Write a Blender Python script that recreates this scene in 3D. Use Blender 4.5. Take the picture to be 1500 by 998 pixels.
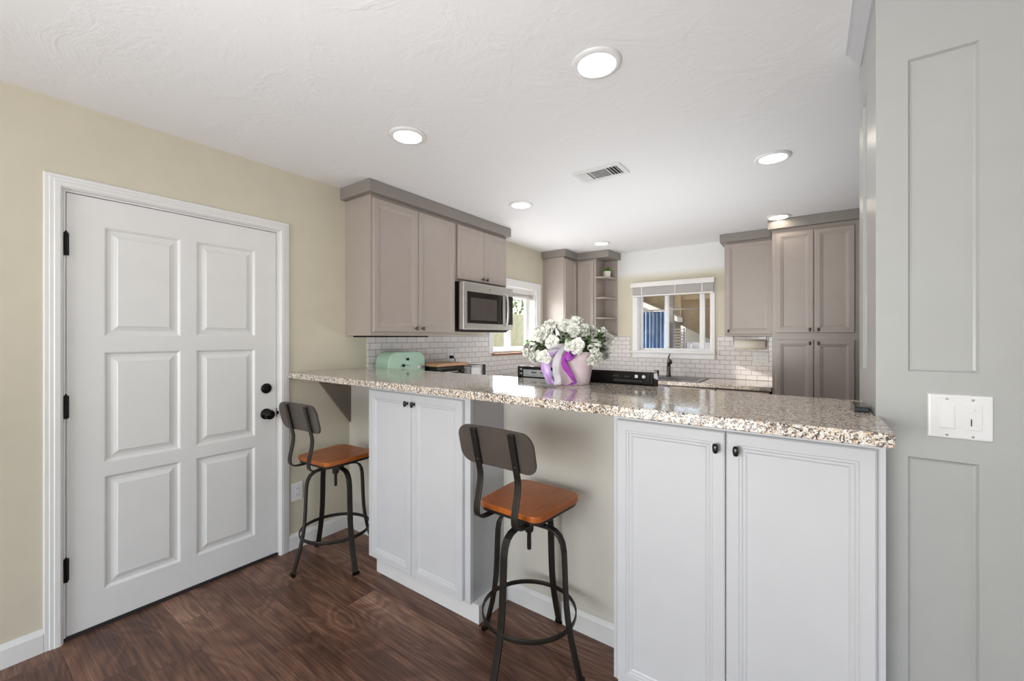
import bpy, bmesh, math, random
from mathutils import Vector, Matrix
random.seed(7)
PI = math.pi
for o in list(bpy.data.objects):
    bpy.data.objects.remove(o)
S = bpy.context.scene
COL = S.collection

# ------------------------------------------------------------------ camera
cam_d = bpy.data.cameras.new('camera'); cam = bpy.data.objects.new('camera', cam_d); COL.objects.link(cam)
cam.location = (0, 0, 1.375)
cam.rotation_euler = (PI/2, 0, math.atan(437/609))
cam_d.sensor_width = 36; cam_d.lens = 609/1500*36; cam_d.shift_y = -5/1500
cam_d.clip_start = .05; cam_d.clip_end = 200
S.camera = cam
S.view_settings.view_transform = 'Standard'
S.view_settings.look = 'None'
S.view_settings.exposure = 0.14
S.view_settings.gamma = 1.0
S.view_settings.use_curve_mapping = False

# ------------------------------------------------------------------ world, sun, window light, added fill
w = bpy.data.worlds.new('world'); S.world = w; w.use_nodes = True
nt = w.node_tree; nt.nodes.clear()
sky = nt.nodes.new('ShaderNodeTexSky'); sky.sky_type = 'NISHITA'; sky.sun_disc = False
sky.sun_elevation = math.radians(32); sky.sun_rotation = math.radians(250); sky.air_density = 1.0; sky.dust_density = 2.0
bg = nt.nodes.new('ShaderNodeBackground'); bg.inputs['Strength'].default_value = 1.1
wo = nt.nodes.new('ShaderNodeOutputWorld')
soft = nt.nodes.new('ShaderNodeMix'); soft.data_type = 'RGBA'; soft.inputs[0].default_value = .6; soft.inputs[7].default_value = (1, 1, 1, 1)
nt.links.new(sky.outputs[0], soft.inputs[6]); nt.links.new(soft.outputs[2], bg.inputs[0]); nt.links.new(bg.outputs[0], wo.inputs[0])

def lamp(name, kind, loc, energy, color=(1, 1, 1), size=None, sizey=None, look=None):
    d = bpy.data.lights.new(name, kind); d.energy = energy; d.color = color
    if kind == 'AREA':
        d.shape = 'RECTANGLE'; d.size = size; d.size_y = sizey
    o = bpy.data.objects.new(name, d); COL.objects.link(o); o.location = loc
    if look is not None:
        o.rotation_euler = Vector(look).to_track_quat('-Z', 'Y').to_euler()
    return o
sun = lamp('sun', 'SUN', (-8, -3, 6), 4.2, (1, .95, .86), look=(1.65, .65, -.58)); sun.data.angle = .012
DAY = (.96, .975, 1.0)
# daylight coming in at the big openings of the dining side, behind the camera
lamp('daylight_patio_door', 'AREA', (-1.25, -3.0, 1.25), 60, DAY, 1.6, 2.2, (0, 1, .5))
lamp('daylight_side_window', 'AREA', (3.40, -.6, 1.4), 12, DAY, 2.4, 1.6, (-1, 0, .5))
lamp('daylight_side_kitchen_window', 'AREA', (-2.80, 3.86, 1.52), 12, (.98, .98, 1), .8, .6, (1, -.2, 0))
lamp('added_fill_dining', 'AREA', (-.6, -.35, 1.22), 22, (.97, .98, 1), .8, .8, (0, .5, 1))  # added upward fill to even out the ceiling, no fixture here
lamp('added_fill_kitchen', 'AREA', (-1.0, 3.2, .90), 20, (.97, .98, 1), 1.7, 1.7, (-.35, .1, 1))  # second added fill, unseen behind the bar, aimed at the kitchen ceiling

# ------------------------------------------------------------------ materials
def srgb(r, g, b):
    f = lambda c: (c/255/12.92) if c/255 <= .04045 else ((c/255+.055)/1.055)**2.4
    return (f(r), f(g), f(b), 1)

class NT:
    def __init__(s, m): s.t = m.node_tree; s.n = s.t.nodes; s.bsdf = s.n['Principled BSDF']
    def add(s, k, **kw):
        n = s.n.new(k)
        for a, b in kw.items(): setattr(n, a, b)
        return n
    def link(s, a, b): s.t.links.new(a, b)
    def coord(s): return s.add('ShaderNodeTexCoord').outputs['Object']
    def noise(s, vec, scale, detail=4, rough=.5, dist=0):
        n = s.add('ShaderNodeTexNoise'); s.link(vec, n.inputs['Vector'])
        n.inputs['Scale'].default_value = scale; n.inputs['Detail'].default_value = detail
        n.inputs['Roughness'].default_value = rough; n.inputs['Distortion'].default_value = dist
        return n
    def ramp(s, fac, stops):
        r = s.add('ShaderNodeValToRGB'); e = r.color_ramp.elements
        e[0].position, e[0].color = stops[0]; e[1].position, e[1].color = stops[-1]
        for p, c in stops[1:-1]:
            x = e.new(p); x.color = c
        s.link(fac, r.inputs[0]); return r
    def bump(s, h, strength=.2, dist=.002):
        b = s.add('ShaderNodeBump'); b.inputs['Strength'].default_value = strength; b.inputs['Distance'].default_value = dist
        s.link(h, b.inputs['Height']); s.link(b.outputs[0], s.bsdf.inputs['Normal']); return b
    def math(s, op, a, b=None):
        n = s.add('ShaderNodeMath', operation=op)
        for i, v in enumerate((a, b)):
            if v is None: continue
            if isinstance(v, (int, float)): n.inputs[i].default_value = v
            else: s.link(v, n.inputs[i])
        return n.outputs[0]
    def mix(s, fac, a, b, mode='MIX'):
        n = s.add('ShaderNodeMix', data_type='RGBA', blend_type=mode)
        for k, v in ((0, fac), (6, a), (7, b)):
            if isinstance(v, (int, float)): n.inputs[k].default_value = v
            elif isinstance(v, tuple): n.inputs[k].default_value = v
            else: s.link(v, n.inputs[k])
        return n.outputs[2]

def mat(name, col, rough=.5, metal=0, **kw):
    m = bpy.data.materials.new(name); m.use_nodes = True
    b = m.node_tree.nodes['Principled BSDF']
    b.inputs['Base Color'].default_value = col; b.inputs['Roughness'].default_value = rough
    b.inputs['Metallic'].default_value = metal
    for k, v in kw.items(): b.inputs[k.replace('_', ' ')].default_value = v
    return m
def mat_noisy(name, col, rough=.5, metal=0, amt=.05, scale=8, bump=0, bscale=60, bdist=.001, **kw):
    m = mat(name, col, rough, metal, **kw); t = NT(m); c = t.coord()
    n = t.noise(c, scale)
    d = tuple(x*(1-amt) for x in col[:3])+(1,); l = tuple(min(1, x*(1+amt)) for x in col[:3])+(1,)
    r = t.ramp(n.outputs['Fac'], [(.3, d), (.7, l)]); t.link(r.outputs[0], t.bsdf.inputs['Base Color'])
    if bump:
        t.bump(t.noise(c, bscale, 3).outputs['Fac'], bump, bdist)
    return m

M = {}
M['wall'] = mat_noisy('cream_wall_paint', srgb(206, 199, 180), .6, amt=.02, bump=.25, bscale=70)
M['pillar'] = mat_noisy('light_grey_wall_paint', srgb(176, 177, 174), .3, amt=.02, bump=.06, bscale=9, bdist=.004)
M['knee'] = mat_noisy('pale_greige_wall_paint', srgb(212, 208, 197), .5, amt=.02, bump=.1, bscale=60)
M['white'] = mat_noisy('white_satin_paint', srgb(226, 226, 224), .35, amt=.015, bump=.05, bscale=40)
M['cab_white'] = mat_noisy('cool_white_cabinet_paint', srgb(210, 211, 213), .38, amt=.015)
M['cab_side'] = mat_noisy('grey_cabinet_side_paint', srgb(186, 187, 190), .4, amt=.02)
M['cab_grey'] = mat_noisy('taupe_grey_cabinet_paint', srgb(170, 159, 151), .32, amt=.02)
M['crown_grey'] = mat_noisy('grey_crown_paint', srgb(141, 134, 128), .42, amt=.02)
M['bracket'] = mat_noisy('dark_taupe_paint', srgb(118, 110, 100), .5, amt=.04)
M['black'] = mat_noisy('oil_rubbed_black_metal', srgb(26, 24, 23), .32, .7, amt=.1)
M['gunmetal'] = mat_noisy('gunmetal_knob', srgb(70, 68, 66), .28, .9, amt=.1)
M['stoolmetal'] = mat_noisy('dark_bronze_powder_coat', srgb(52, 48, 44), .38, .55, amt=.12, scale=20)
M['backrest'] = mat_noisy('brown_black_backrest', srgb(84, 76, 70), .42, .1, amt=.1, scale=10)
M['steel'] = mat_noisy('brushed_stainless', srgb(205, 203, 200), .28, .85, amt=.04, scale=30)
M['blackglass'] = mat('black_glass', srgb(22, 18, 16), .06)
M['glossblack'] = mat_noisy('glossy_black_sheet_metal', srgb(26, 25, 24), .12, .3, amt=.15, scale=20)
M['plateblack'] = mat_noisy('black_enamel', srgb(16, 15, 15), .2, amt=.1)
M['galv_reflection'] = mat_noisy('galvanised_and_reflection_grey', srgb(175, 180, 184), .3, .6, amt=.1, scale=30)
M['plastic'] = mat_noisy('white_plastic', srgb(228, 228, 227), .3, amt=.01)
M['slot'] = mat('dark_slot', srgb(40, 38, 36), .6)
M['mint'] = mat_noisy('mint_enamel', srgb(176, 208, 186), .25, amt=.03)
M['paper'] = mat_noisy('paper_towel', srgb(235, 230, 218), .85, amt=.02, bump=.3, bscale=200)
M['terrawhite'] = mat_noisy('white_ceramic', srgb(228, 224, 215), .3, amt=.02)
M['pinkpot'] = mat_noisy('pink_wrapped_ceramic', srgb(230, 210, 214), .2, amt=.08, scale=14, bump=.4, bscale=12, bdist=.006)
M['leaf'] = mat_noisy('dark_green_leaf', srgb(62, 84, 38), .4, amt=.4, scale=20)
M['leaf2'] = mat_noisy('fresh_green_leaf', srgb(106, 142, 72), .4, amt=.35, scale=15)
M['petal'] = mat_noisy('ivory_petal', srgb(250, 250, 240), .6, amt=.03, scale=30)
M['purple'] = mat_noisy('purple_satin', srgb(160, 60, 170), .28, amt=.18, scale=14, Sheen_Weight=.4)
M['lilac'] = mat_noisy('lilac_satin', srgb(196, 160, 218), .28, amt=.14, scale=14, Sheen_Weight=.4)
M['sheer'] = mat('sheer_white_ribbon', srgb(240, 236, 242), .4, Alpha=.5)
M['sillwood'] = mat_noisy('brown_sill_wood', srgb(150, 104, 76), .4, amt=.25, scale=20)
M['cuttingboard'] = mat_noisy('bamboo_board', srgb(190, 148, 108), .45, amt=.15, scale=14)
M['bronze'] = mat_noisy('brushed_bronze', srgb(92, 84, 80), .3, .8, amt=.08)
M['sink'] = mat_noisy('grey_composite_sink', srgb(120, 118, 120), .3, .3, amt=.06)
M['blind'] = mat_noisy('off_white_blind', srgb(232, 228, 224), .5, amt=.02)
M['vinyl'] = mat_noisy('white_vinyl_frame', srgb(240, 240, 240), .35, amt=.01)
M['curtain'] = mat_noisy('blue_curtain', srgb(132, 162, 204), .7, amt=.22, scale=3)
M['beam'] = mat_noisy('raw_lumber', srgb(210, 192, 164), .7, amt=.15, scale=6)
M['tarp'] = mat_noisy('tan_tarp', srgb(182, 158, 130), .7, amt=.15, scale=3)
M['sail'] = mat_noisy('white_cloth', srgb(238, 236, 230), .7, amt=.03)
M['greypost'] = mat_noisy('weathered_grey_post', srgb(150, 146, 146), .7, amt=.12)
M['stucco'] = mat_noisy('ochre_stucco', srgb(206, 196, 150), .9, amt=.1, bump=.5, bscale=50, bdist=.01)
M['ground'] = mat_noisy('patio_concrete', srgb(190, 184, 174), .9, amt=.08)
M['bush'] = mat_noisy('bush_leaves', srgb(110, 128, 60), .7, amt=.4, scale=6)

# back wall: cream below, blending softly to white above the window head
m = M['wall2'] = mat('back_wall_cream_to_white', (1, 1, 1, 1), .6); t = NT(m)
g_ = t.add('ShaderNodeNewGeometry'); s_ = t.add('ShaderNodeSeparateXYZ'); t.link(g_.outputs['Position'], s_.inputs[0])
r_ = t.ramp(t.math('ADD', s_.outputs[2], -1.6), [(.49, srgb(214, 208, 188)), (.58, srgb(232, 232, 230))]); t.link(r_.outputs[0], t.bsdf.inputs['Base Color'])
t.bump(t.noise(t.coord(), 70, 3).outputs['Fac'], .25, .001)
# textured plaster ceiling
m = M['ceiling'] = mat('knockdown_plaster', srgb(236, 236, 236), .8); t = NT(m); c = t.coord()
n1 = t.noise(c, 3.2, 6, .62, 1.2); n2 = t.noise(c, 26, 3, .5)
pat = t.ramp(n1.outputs['Fac'], [(.5, (0, 0, 0, 1)), (.62, (1, 1, 1, 1))])
t.bump(t.math('ADD', t.math('MULTIPLY', n2.outputs['Fac'], .35), t.math('MULTIPLY', pat.outputs[0], .35)), .55, .006)

# granite
m = M['granite'] = mat('speckled_granite', (1, 1, 1, 1), .09, Coat_Weight=.2, Coat_Roughness=.03); t = NT(m); c = t.coord()
def vor(scale, k='F1'):
    v = t.add('ShaderNodeTexVoronoi', feature=k); t.link(c, v.inputs['Vector']); v.inputs['Scale'].default_value = scale; return v
warp = t.noise(c, 60, 3)
v1 = vor(125); v2 = vor(220); n = t.noise(c, 14, 5, .6, .8); nf = t.noise(c, 120, 3, .6)
sep = t.add('ShaderNodeSeparateColor'); t.link(v1.outputs['Color'], sep.inputs[0])
sep2 = t.add('ShaderNodeSeparateColor'); t.link(v2.outputs['Color'], sep2.inputs[0])
base = t.ramp(n.outputs['Fac'], [(.36, srgb(204, 184, 160)), (.5, srgb(204, 184, 162)), (.64, srgb(212, 200, 186))])
spots = t.ramp(sep.outputs[0], [(.0, srgb(228, 219, 206)), (.34, srgb(216, 200, 178)), (.52, srgb(192, 160, 130)), (.66, srgb(138, 126, 116)), (.80, srgb(58, 54, 52))])
spots.color_ramp.interpolation = 'CONSTANT'
fine = t.ramp(sep2.outputs[1], [(0, srgb(228, 225, 220)), (.42, srgb(198, 172, 144)), (.64, srgb(146, 136, 126)), (.84, srgb(40, 37, 36))])
fine.color_ramp.interpolation = 'CONSTANT'
a = t.mix(.72, base.outputs[0], spots.outputs[0]); a = t.mix(t.math('GREATER_THAN', nf.outputs['Fac'], .52), a, fine.outputs[0])
v3 = vor(260); sp3 = t.add('ShaderNodeSeparateColor'); t.link(v3.outputs['Color'], sp3.inputs[0])
a = t.mix(t.math('MULTIPLY', t.math('GREATER_THAN', sp3.outputs[2], .84), .85), a, srgb(48, 44, 42))
a = t.mix(t.math('MULTIPLY', t.math('LESS_THAN', sp3.outputs[2], .14), .7), a, srgb(238, 236, 230))
t.link(a, t.bsdf.inputs['Base Color'])

# dark wood plank floor, planks run along X
m = M['floor'] = mat('dark_oak_planks', (1, 1, 1, 1), .36); t = NT(m); c = t.coord()
sx = t.add('ShaderNodeSeparateXYZ'); t.link(c, sx.inputs[0])
PW, PL = .18, 1.22
row = t.math('FLOOR', t.math('DIVIDE', t.math('ADD', sx.outputs[1], .033), PW))
wn = t.add('ShaderNodeTexWhiteNoise', noise_dimensions='1D'); t.link(row, wn.inputs['W'])
xo = t.math('ADD', t.math('DIVIDE', sx.outputs[0], PL), wn.outputs[0])
colm = t.math('FLOOR', xo)
pid = t.add('ShaderNodeCombineXYZ'); t.link(row, pid.inputs[0]); t.link(colm, pid.inputs[1])
wn2 = t.add('ShaderNodeTexWhiteNoise', noise_dimensions='3D'); t.link(pid.outputs[0], wn2.inputs['Vector'])
seps = t.add('ShaderNodeSeparateColor'); t.link(wn2.outputs['Color'], seps.inputs[0])
cv = t.add('ShaderNodeCombineXYZ')
t.link(t.math('ADD', t.math('MULTIPLY', sx.outputs[0], .30), t.math('MULTIPLY', seps.outputs[0], 37)), cv.inputs[0])
t.link(t.math('ADD', sx.outputs[1], t.math('MULTIPLY', seps.outputs[1], 19)), cv.inputs[1])
t.link(t.math('MULTIPLY', seps.outputs[2], 11), cv.inputs[2])
big = t.noise(cv.outputs[0], 3.6, 2, .5, .5)
rings = t.math('FRACT', t.math('MULTIPLY', big.outputs['Fac'], 15))
rings = t.math('ABSOLUTE', t.math('SUBTRACT', rings, .5))
gv = t.add('ShaderNodeVectorMath', operation='MULTIPLY'); t.link(cv.outputs[0], gv.inputs[0]); gv.inputs[1].default_value = (10, 110, 1)
grain = t.noise(gv.outputs[0], 1.0, 5, .65, .3)
tone = t.noise(cv.outputs[0], 2.4, 3, .6, .3)
g = t.math('ADD', t.math('MULTIPLY', rings, .22), t.math('MULTIPLY', grain.outputs['Fac'], .72))
g = t.math('ADD', g, t.math('MULTIPLY', t.math('SUBTRACT', tone.outputs['Fac'], .5), .7))
g = t.math('ADD', g, t.math('MULTIPLY', t.math('SUBTRACT', seps.outputs[1], .5), .12))
cr = t.ramp(g, [(.20, srgb(56, 34, 26)), (.38, srgb(96, 65, 51)), (.52, srgb(126, 91, 73)), (.68, srgb(168, 134, 112))])
fy = t.math('FRACT', t.math('DIVIDE', t.math('ADD', sx.outputs[1], .033), PW)); fx = t.math('FRACT', xo)
gap = t.math('MAXIMUM', t.math('LESS_THAN', fy, .008), t.math('LESS_THAN', fx, .0016))
colr = t.mix(gap, cr.outputs[0], srgb(48, 32, 26))
t.link(colr, t.bsdf.inputs['Base Color'])
t.bump(t.math('SUBTRACT', g, t.math('MULTIPLY', gap, 1.5)), .35, .0012)
t.link(t.math('ADD', .30, t.math('MULTIPLY', grain.outputs['Fac'], .2)), t.bsdf.inputs['Roughness'])

# subway tiles (brick texture in the plane of the wall)
def tiles(name, axis):
    m = mat(name, (1, 1, 1, 1), .16); t = NT(m)
    g = t.add('ShaderNodeNewGeometry'); s = t.add('ShaderNodeSeparateXYZ'); t.link(g.outputs['Position'], s.inputs[0])
    cm = t.add('ShaderNodeCombineXYZ'); t.link(s.outputs[axis], cm.inputs[0]); t.link(t.math('SUBTRACT', s.outputs[2], .9165), cm.inputs[1])
    b = t.add('ShaderNodeTexBrick'); t.link(cm.outputs[0], b.inputs['Vector'])
    b.inputs['Scale'].default_value = 1; b.inputs['Brick Width'].default_value = .102; b.inputs['Row Height'].default_value = .0515
    b.inputs['Mortar Size'].default_value = .0016; b.inputs['Mortar Smooth'].default_value = .1
    b.inputs['Color1'].default_value = srgb(234, 229, 227); b.inputs['Color2'].default_value = srgb(226, 220, 218)
    b.inputs['Mortar'].default_value = srgb(120, 112, 108)
    t.link(b.outputs['Color'], t.bsdf.inputs['Base Color'])
    t.bump(t.math('SUBTRACT', 1, b.outputs['Fac']), .5, .0015)
    t.link(t.math('ADD', .16, t.math('MULTIPLY', b.outputs['Fac'], .5)), t.bsdf.inputs['Roughness'])
    return m
M['tile_y'] = tiles('subway_tile_side_wall', 1); M['tile_x'] = tiles('subway_tile_back_wall', 0)

# stool seat wood
m = M['seat'] = mat('amber_stained_wood', (1, 1, 1, 1), .3); t = NT(m); c = t.coord()
mp = t.add('ShaderNodeMapping'); t.link(c, mp.inputs[0]); mp.inputs['Scale'].default_value = (14, 2.2, 14)
gn = t.noise(mp.outputs[0], 3, 5, .6, .6); bn = t.noise(c, 5, 3)
r = t.ramp(t.math('ADD', t.math('MULTIPLY', gn.outputs['Fac'], .5), t.math('MULTIPLY', bn.outputs['Fac'], .5)), [(.33, srgb(140, 68, 22)), (.55, srgb(176, 94, 36)), (.72, srgb(196, 116, 52))])
t.link(r.outputs[0], t.bsdf.inputs['Base Color'])

def emis(name, col, st):
    m = mat(name, col, .4); b = m.node_tree.nodes['Principled BSDF']
    b.inputs['Emission Color'].default_value = col; b.inputs['Emission Strength'].default_value = st; return m
M['bulb'] = emis('lit_diffuser', (1, .97, .90, 1), 15)
M['bulb_warm'] = emis('lit_diffuser_kitchen', (1, .93, .78, 1), 14)

# glass pane
m = M['glass'] = bpy.data.materials.new('window_glass'); m.use_nodes = True; n_ = m.node_tree; n_.nodes.clear()
tr = n_.nodes.new('ShaderNodeBsdfTransparent'); gl = n_.nodes.new('ShaderNodeBsdfGlossy'); gl.inputs['Roughness'].default_value = .01
lw = n_.nodes.new('ShaderNodeLayerWeight'); lw.inputs[0].default_value = .5
pw = n_.nodes.new('ShaderNodeMath'); pw.operation = 'POWER'; pw.inputs[1].default_value = 4; n_.links.new(lw.outputs['Facing'], pw.inputs[0])
fr = n_.nodes.new('ShaderNodeMath'); fr.operation = 'MULTIPLY_ADD'; fr.inputs[1].default_value = .5; fr.inputs[2].default_value = .03; n_.links.new(pw.outputs[0], fr.inputs[0])
mx = n_.nodes.new('ShaderNodeMixShader'); ou = n_.nodes.new('ShaderNodeOutputMaterial')
n_.links.new(fr.outputs[0], mx.inputs[0]); n_.links.new(tr.outputs[0], mx.inputs[1]); n_.links.new(gl.outputs[0], mx.inputs[2]); n_.links.new(mx.outputs[0], ou.inputs[0])

# ------------------------------------------------------------------ mesh helpers
def wloc(o):
    v = Vector(o.location)
    while o.parent: o = o.parent; v += Vector(o.location)
    return v
class MB:
    def __init__(s): s.v = []; s.f = []; s.sm = []
    def add(s, vs, fs, smooth=False):
        k = len(s.v); s.v += [tuple(p) for p in vs]
        for f in fs: s.f.append(tuple(i+k for i in f)); s.sm.append(smooth)
        return s
    def box(s, x0, x1, y0, y1, z0, z1):
        v = [(x, y, z) for x in (x0, x1) for y in (y0, y1) for z in (z0, z1)]
        return s.add(v, [(0, 1, 3, 2), (4, 6, 7, 5), (0, 4, 5, 1), (2, 3, 7, 6), (0, 2, 6, 4), (1, 5, 7, 3)])
    def prism(s, pts, axis, a, b):          # pts 2D polygon, extruded along axis
        def P(p, h):
            return {'x': (h, p[0], p[1]), 'y': (p[0], h, p[1]), 'z': (p[0], p[1], h)}[axis]
        n = len(pts); v = [P(p, a) for p in pts]+[P(p, b) for p in pts]
        return s.add(v, [tuple(range(n)), tuple(range(2*n-1, n-1, -1))]+[(i, (i+1) % n, n+(i+1) % n, n+i) for i in range(n)])
    def tube(s, pts, r, n=10, cap=True):
        pts = [Vector(p) for p in pts]; rs = r if isinstance(r, (list, tuple)) else [r]*len(pts)
        rings = []; up = None
        for i, p in enumerate(pts):
            d = (pts[min(i+1, len(pts)-1)]-pts[max(i-1, 0)]).normalized()
            if up is None:
                up = Vector((0, 0, 1)) if abs(d.z) < .9 else Vector((1, 0, 0))
            a = d.cross(up).normalized(); up = a.cross(d).normalized()
            rings.append([p+(a*math.cos(2*PI*k/n)+up*math.sin(2*PI*k/n))*rs[i] for k in range(n)])
        v = [q for g in rings for q in g]; f = []
        for i in range(len(pts)-1):
            for k in range(n): f.append((i*n+k, i*n+(k+1) % n, (i+1)*n+(k+1) % n, (i+1)*n+k))
        s.add(v, f, True)
        if cap:
            s.add(rings[0], [tuple(range(n))]); s.add(rings[-1], [tuple(range(n))])
        return s
    def lathe(s, prof, c=(0, 0, 0), n=28, axis='z', smooth=True, closed=False):
        v = []; f = []
        for (r, h) in prof:
            for k in range(n):
                a = 2*PI*k/n; x, y = r*math.cos(a), r*math.sin(a)
                v.append({'z': (c[0]+x, c[1]+y, c[2]+h), 'x': (c[0]+h, c[1]+x, c[2]+y), 'y': (c[0]+x, c[1]+h, c[2]+y)}[axis])
        m_ = len(prof)
        for i in range(m_-1 if not closed else m_):
            j = (i+1) % m_
            for k in range(n): f.append((i*n+k, i*n+(k+1) % n, j*n+(k+1) % n, j*n+k))
        if not closed:
            if prof[0][0] > 1e-5: f.append(tuple(range(n)))
            if prof[-1][0] > 1e-5: f.append(tuple((m_-1)*n+k for k in range(n)))
        return s.add(v, f, smooth)
    def strip(s, pts, wv, th):               # flat bar: rectangle swept along pts; wv = width vector (constant), th = thickness
        pts = [Vector(p) for p in pts]; wv = Vector(wv); v = []
        for i, p in enumerate(pts):
            d = (pts[min(i+1, len(pts)-1)]-pts[max(i-1, 0)]).normalized()
            nn = d.cross(wv).normalized()*th/2
            v += [p-wv/2-nn, p+wv/2-nn, p+wv/2+nn, p-wv/2+nn]
        f = [(0, 1, 2, 3), tuple(4*(len(pts)-1)+k for k in (3, 2, 1, 0))]
        for i in range(len(pts)-1):
            for k in range(4): f.append((4*i+k, 4*i+(k+1) % 4, 4*i+4+(k+1) % 4, 4*i+4+k))
        return s.add(v, f)
    def rings(s, rects, tf, back=None, close_back=True):
        """nested rectangles [(a0,a1,z0,z1,depth)] joined; the last one is filled; tf maps (a,d,z) to world"""
        v = []
        for (a0, a1, z0, z1, d) in rects:
            v += [tf(a0, d, z0), tf(a1, d, z0), tf(a1, d, z1), tf(a0, d, z1)]
        f = []
        for i in range(len(rects)-1):
            for k in range(4): f.append((4*i+k, 4*i+(k+1) % 4, 4*i+4+(k+1) % 4, 4*i+4+k))
        n = 4*(len(rects)-1); f.append((n, n+1, n+2, n+3))
        if close_back: f.append((3, 2, 1, 0))
        return s.add(v, f)
    def build(s, name, m, parent=None, bevel=0, subsurf=0, seg=2, base=None, solid=0):
        me = bpy.data.meshes.new(name)
        if parent is None:
            if base is None:
                xs = [p[0] for p in s.v]; ys = [p[1] for p in s.v]; zs = [p[2] for p in s.v]
                base = ((min(xs)+max(xs))/2, (min(ys)+max(ys))/2, min(zs))
            off = Vector(base)
        else: off = wloc(parent)
        me.from_pydata([tuple(Vector(p)-off) for p in s.v], [], s.f)
        for i, p in enumerate(me.polygons): p.use_smooth = s.sm[i]
        bm = bmesh.new(); bm.from_mesh(me); bmesh.ops.recalc_face_normals(bm, faces=bm.faces); bm.to_mesh(me); bm.free()
        me.materials.append(m)
        o = bpy.data.objects.new(name, me); COL.objects.link(o)
        if parent is None: o.location = off
        else: o.parent = parent
        if bevel:
            b = o.modifiers.new('bevel', 'BEVEL'); b.width = bevel; b.segments = seg; b.limit_method = 'ANGLE'; b.angle_limit = math.radians(35)
            if hasattr(b, 'harden_normals'): b.harden_normals = False
        if solid:
            b = o.modifiers.new('solid', 'SOLIDIFY'); b.thickness = solid; b.offset = 0
        if subsurf:
            b = o.modifiers.new('sub', 'SUBSURF'); b.levels = subsurf; b.render_levels = subsurf
        return o
def empty(name, loc):
    o = bpy.data.objects.new(name, None); o.empty_display_size = .1; COL.objects.link(o); o.location = loc; return o
def tag(o, label, cat, group=None, kind=None):
    o['label'] = label; o['category'] = cat
    if group: o['group'] = group
    if kind: o['kind'] = kind
    return o
def thing(name, loc, label, cat, group=None): return tag(empty(name, loc), label, cat, group)
def struct(o): o['kind'] = 'structure'; return o
def copy_tree(o, parent=None):
    c = o.copy(); COL.objects.link(c); c.parent = parent
    for ch in o.children: copy_tree(ch, c)
    return c
def TY(oy): return lambda a, d, z: (a, oy-d, z)       # faces -Y
def TX(ox): return lambda a, d, z: (ox+d, a, z)       # faces +X
def TXn(ox): return lambda a, d, z: (ox-d, a, z)      # faces -X
def TYp(oy): return lambda a, d, z: (a, oy+d, z)      # faces +Y

# ------------------------------------------------------------------ setting
WX, BY, CZ = -2.727, 5.10, 2.438        # left wall, back wall, ceiling
RX, FY = 3.5, -3.1                       # right wall, wall behind the camera
fl = struct(MB().box(WX-.2, RX+.2, FY-.2, BY+.2, -.06, 0).build('floor', M['floor'], base=(0, 0, 0)))
ce = struct(MB().box(WX-.2, RX+.2, FY-.2, BY+.2, CZ, CZ+.1).build('ceiling', M['ceiling']))
def wall_x(name, x0, x1, ya, yb, holes, m):     # wall in the YZ plane, holes = [(y0,y1,z0,z1)]
    b = MB(); y = ya
    for (h0, h1, z0, z1) in sorted(holes):
        b.box(x0, x1, y, h0, 0, CZ)
        if z0 > 0: b.box(x0, x1, h0, h1, 0, z0)
        b.box(x0, x1, h0, h1, z1, CZ); y = h1
    b.box(x0, x1, y, yb, 0, CZ)
    return struct(b.build(name, m))
def wall_y(name, y0, y1, xa, xb, holes, m):
    b = MB(); x = xa
    for (h0, h1, z0, z1) in sorted(holes):
        b.box(x, h0, y0, y1, 0, CZ)
        if z0 > 0: b.box(h0, h1, y0, y1, 0, z0)
        b.box(h0, h1, y0, y1, z1, CZ); x = h1
    b.box(x, xb, y0, y1, 0, CZ)
    return struct(b.build(name, m))
DY0, DY1, DZ = .353, 1.262, 2.030               # entrance door leaf
wall_x('wall_left', WX-.16, WX, FY, BY+.16, [(DY0-.012, DY1+.012, 0, DZ+.012), (3.44, 4.29, 1.215, 1.94)], M['wall'])
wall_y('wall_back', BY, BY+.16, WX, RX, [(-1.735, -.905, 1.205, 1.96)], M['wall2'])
wall_y('wall_front', FY-.12, FY, WX, RX, [(-2.1, 1.3, 0, 2.35)], M['wall'])
wall_x('wall_right', RX, RX+.12, FY, BY, [(-1.8, .6, .6, 2.2)], M['wall'])
# knee wall under the bar
struct(MB().box(WX, .152, 1.77, 1.905, 0, 1.110).build('wall_bar', M['knee']))

# pillar / partition wall at the right with recessed panels
PX, PY0, PY1 = .154, 1.59, 2.08
def grid_panels(tf, a_br, z_br, cells, depth=.010, m_=.010):
    """flat face cut by breaks; the listed cells become recessed panels"""
    b = MB()
    for i in range(len(a_br)-1):
        for j in range(len(z_br)-1):
            a0, a1, z0, z1 = a_br[i], a_br[i+1], z_br[j], z_br[j+1]
            if (i, j) in cells:
                b.rings([(a0, a1, z0, z1, 0), (a0+m_*.5, a1-m_*.5, z0+m_*.5, z1-m_*.5, -depth*.8), (a0+m_, a1-m_, z0+m_, z1-m_, -depth)], tf, close_back=False)
            else:
                b.add([tf(a0, 0, z0), tf(a1, 0, z0), tf(a1, 0, z1), tf(a0, 0, z1)], [(0, 1, 2, 3)])
    return b
b = grid_panels(TY(PY0), [PX, .222, .358, .57, .70, 1.3, 1.43, RX], [0, .12, 1.042, 1.280, 2.150, CZ], {(1, 1), (1, 3), (3, 1), (3, 3), (5, 1), (5, 3)})
g2 = grid_panels(TXn(PX), [PY0, 1.822, 1.956, PY1], [0, .12, 1.042, 1.262, 2.205, CZ], {(1, 3)})
b.add(g2.v, g2.f)
b.add([(PX, PY1, 0), (RX, PY1, 0), (RX, PY1, CZ), (PX, PY1, CZ)], [(0, 1, 2, 3)])
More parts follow.
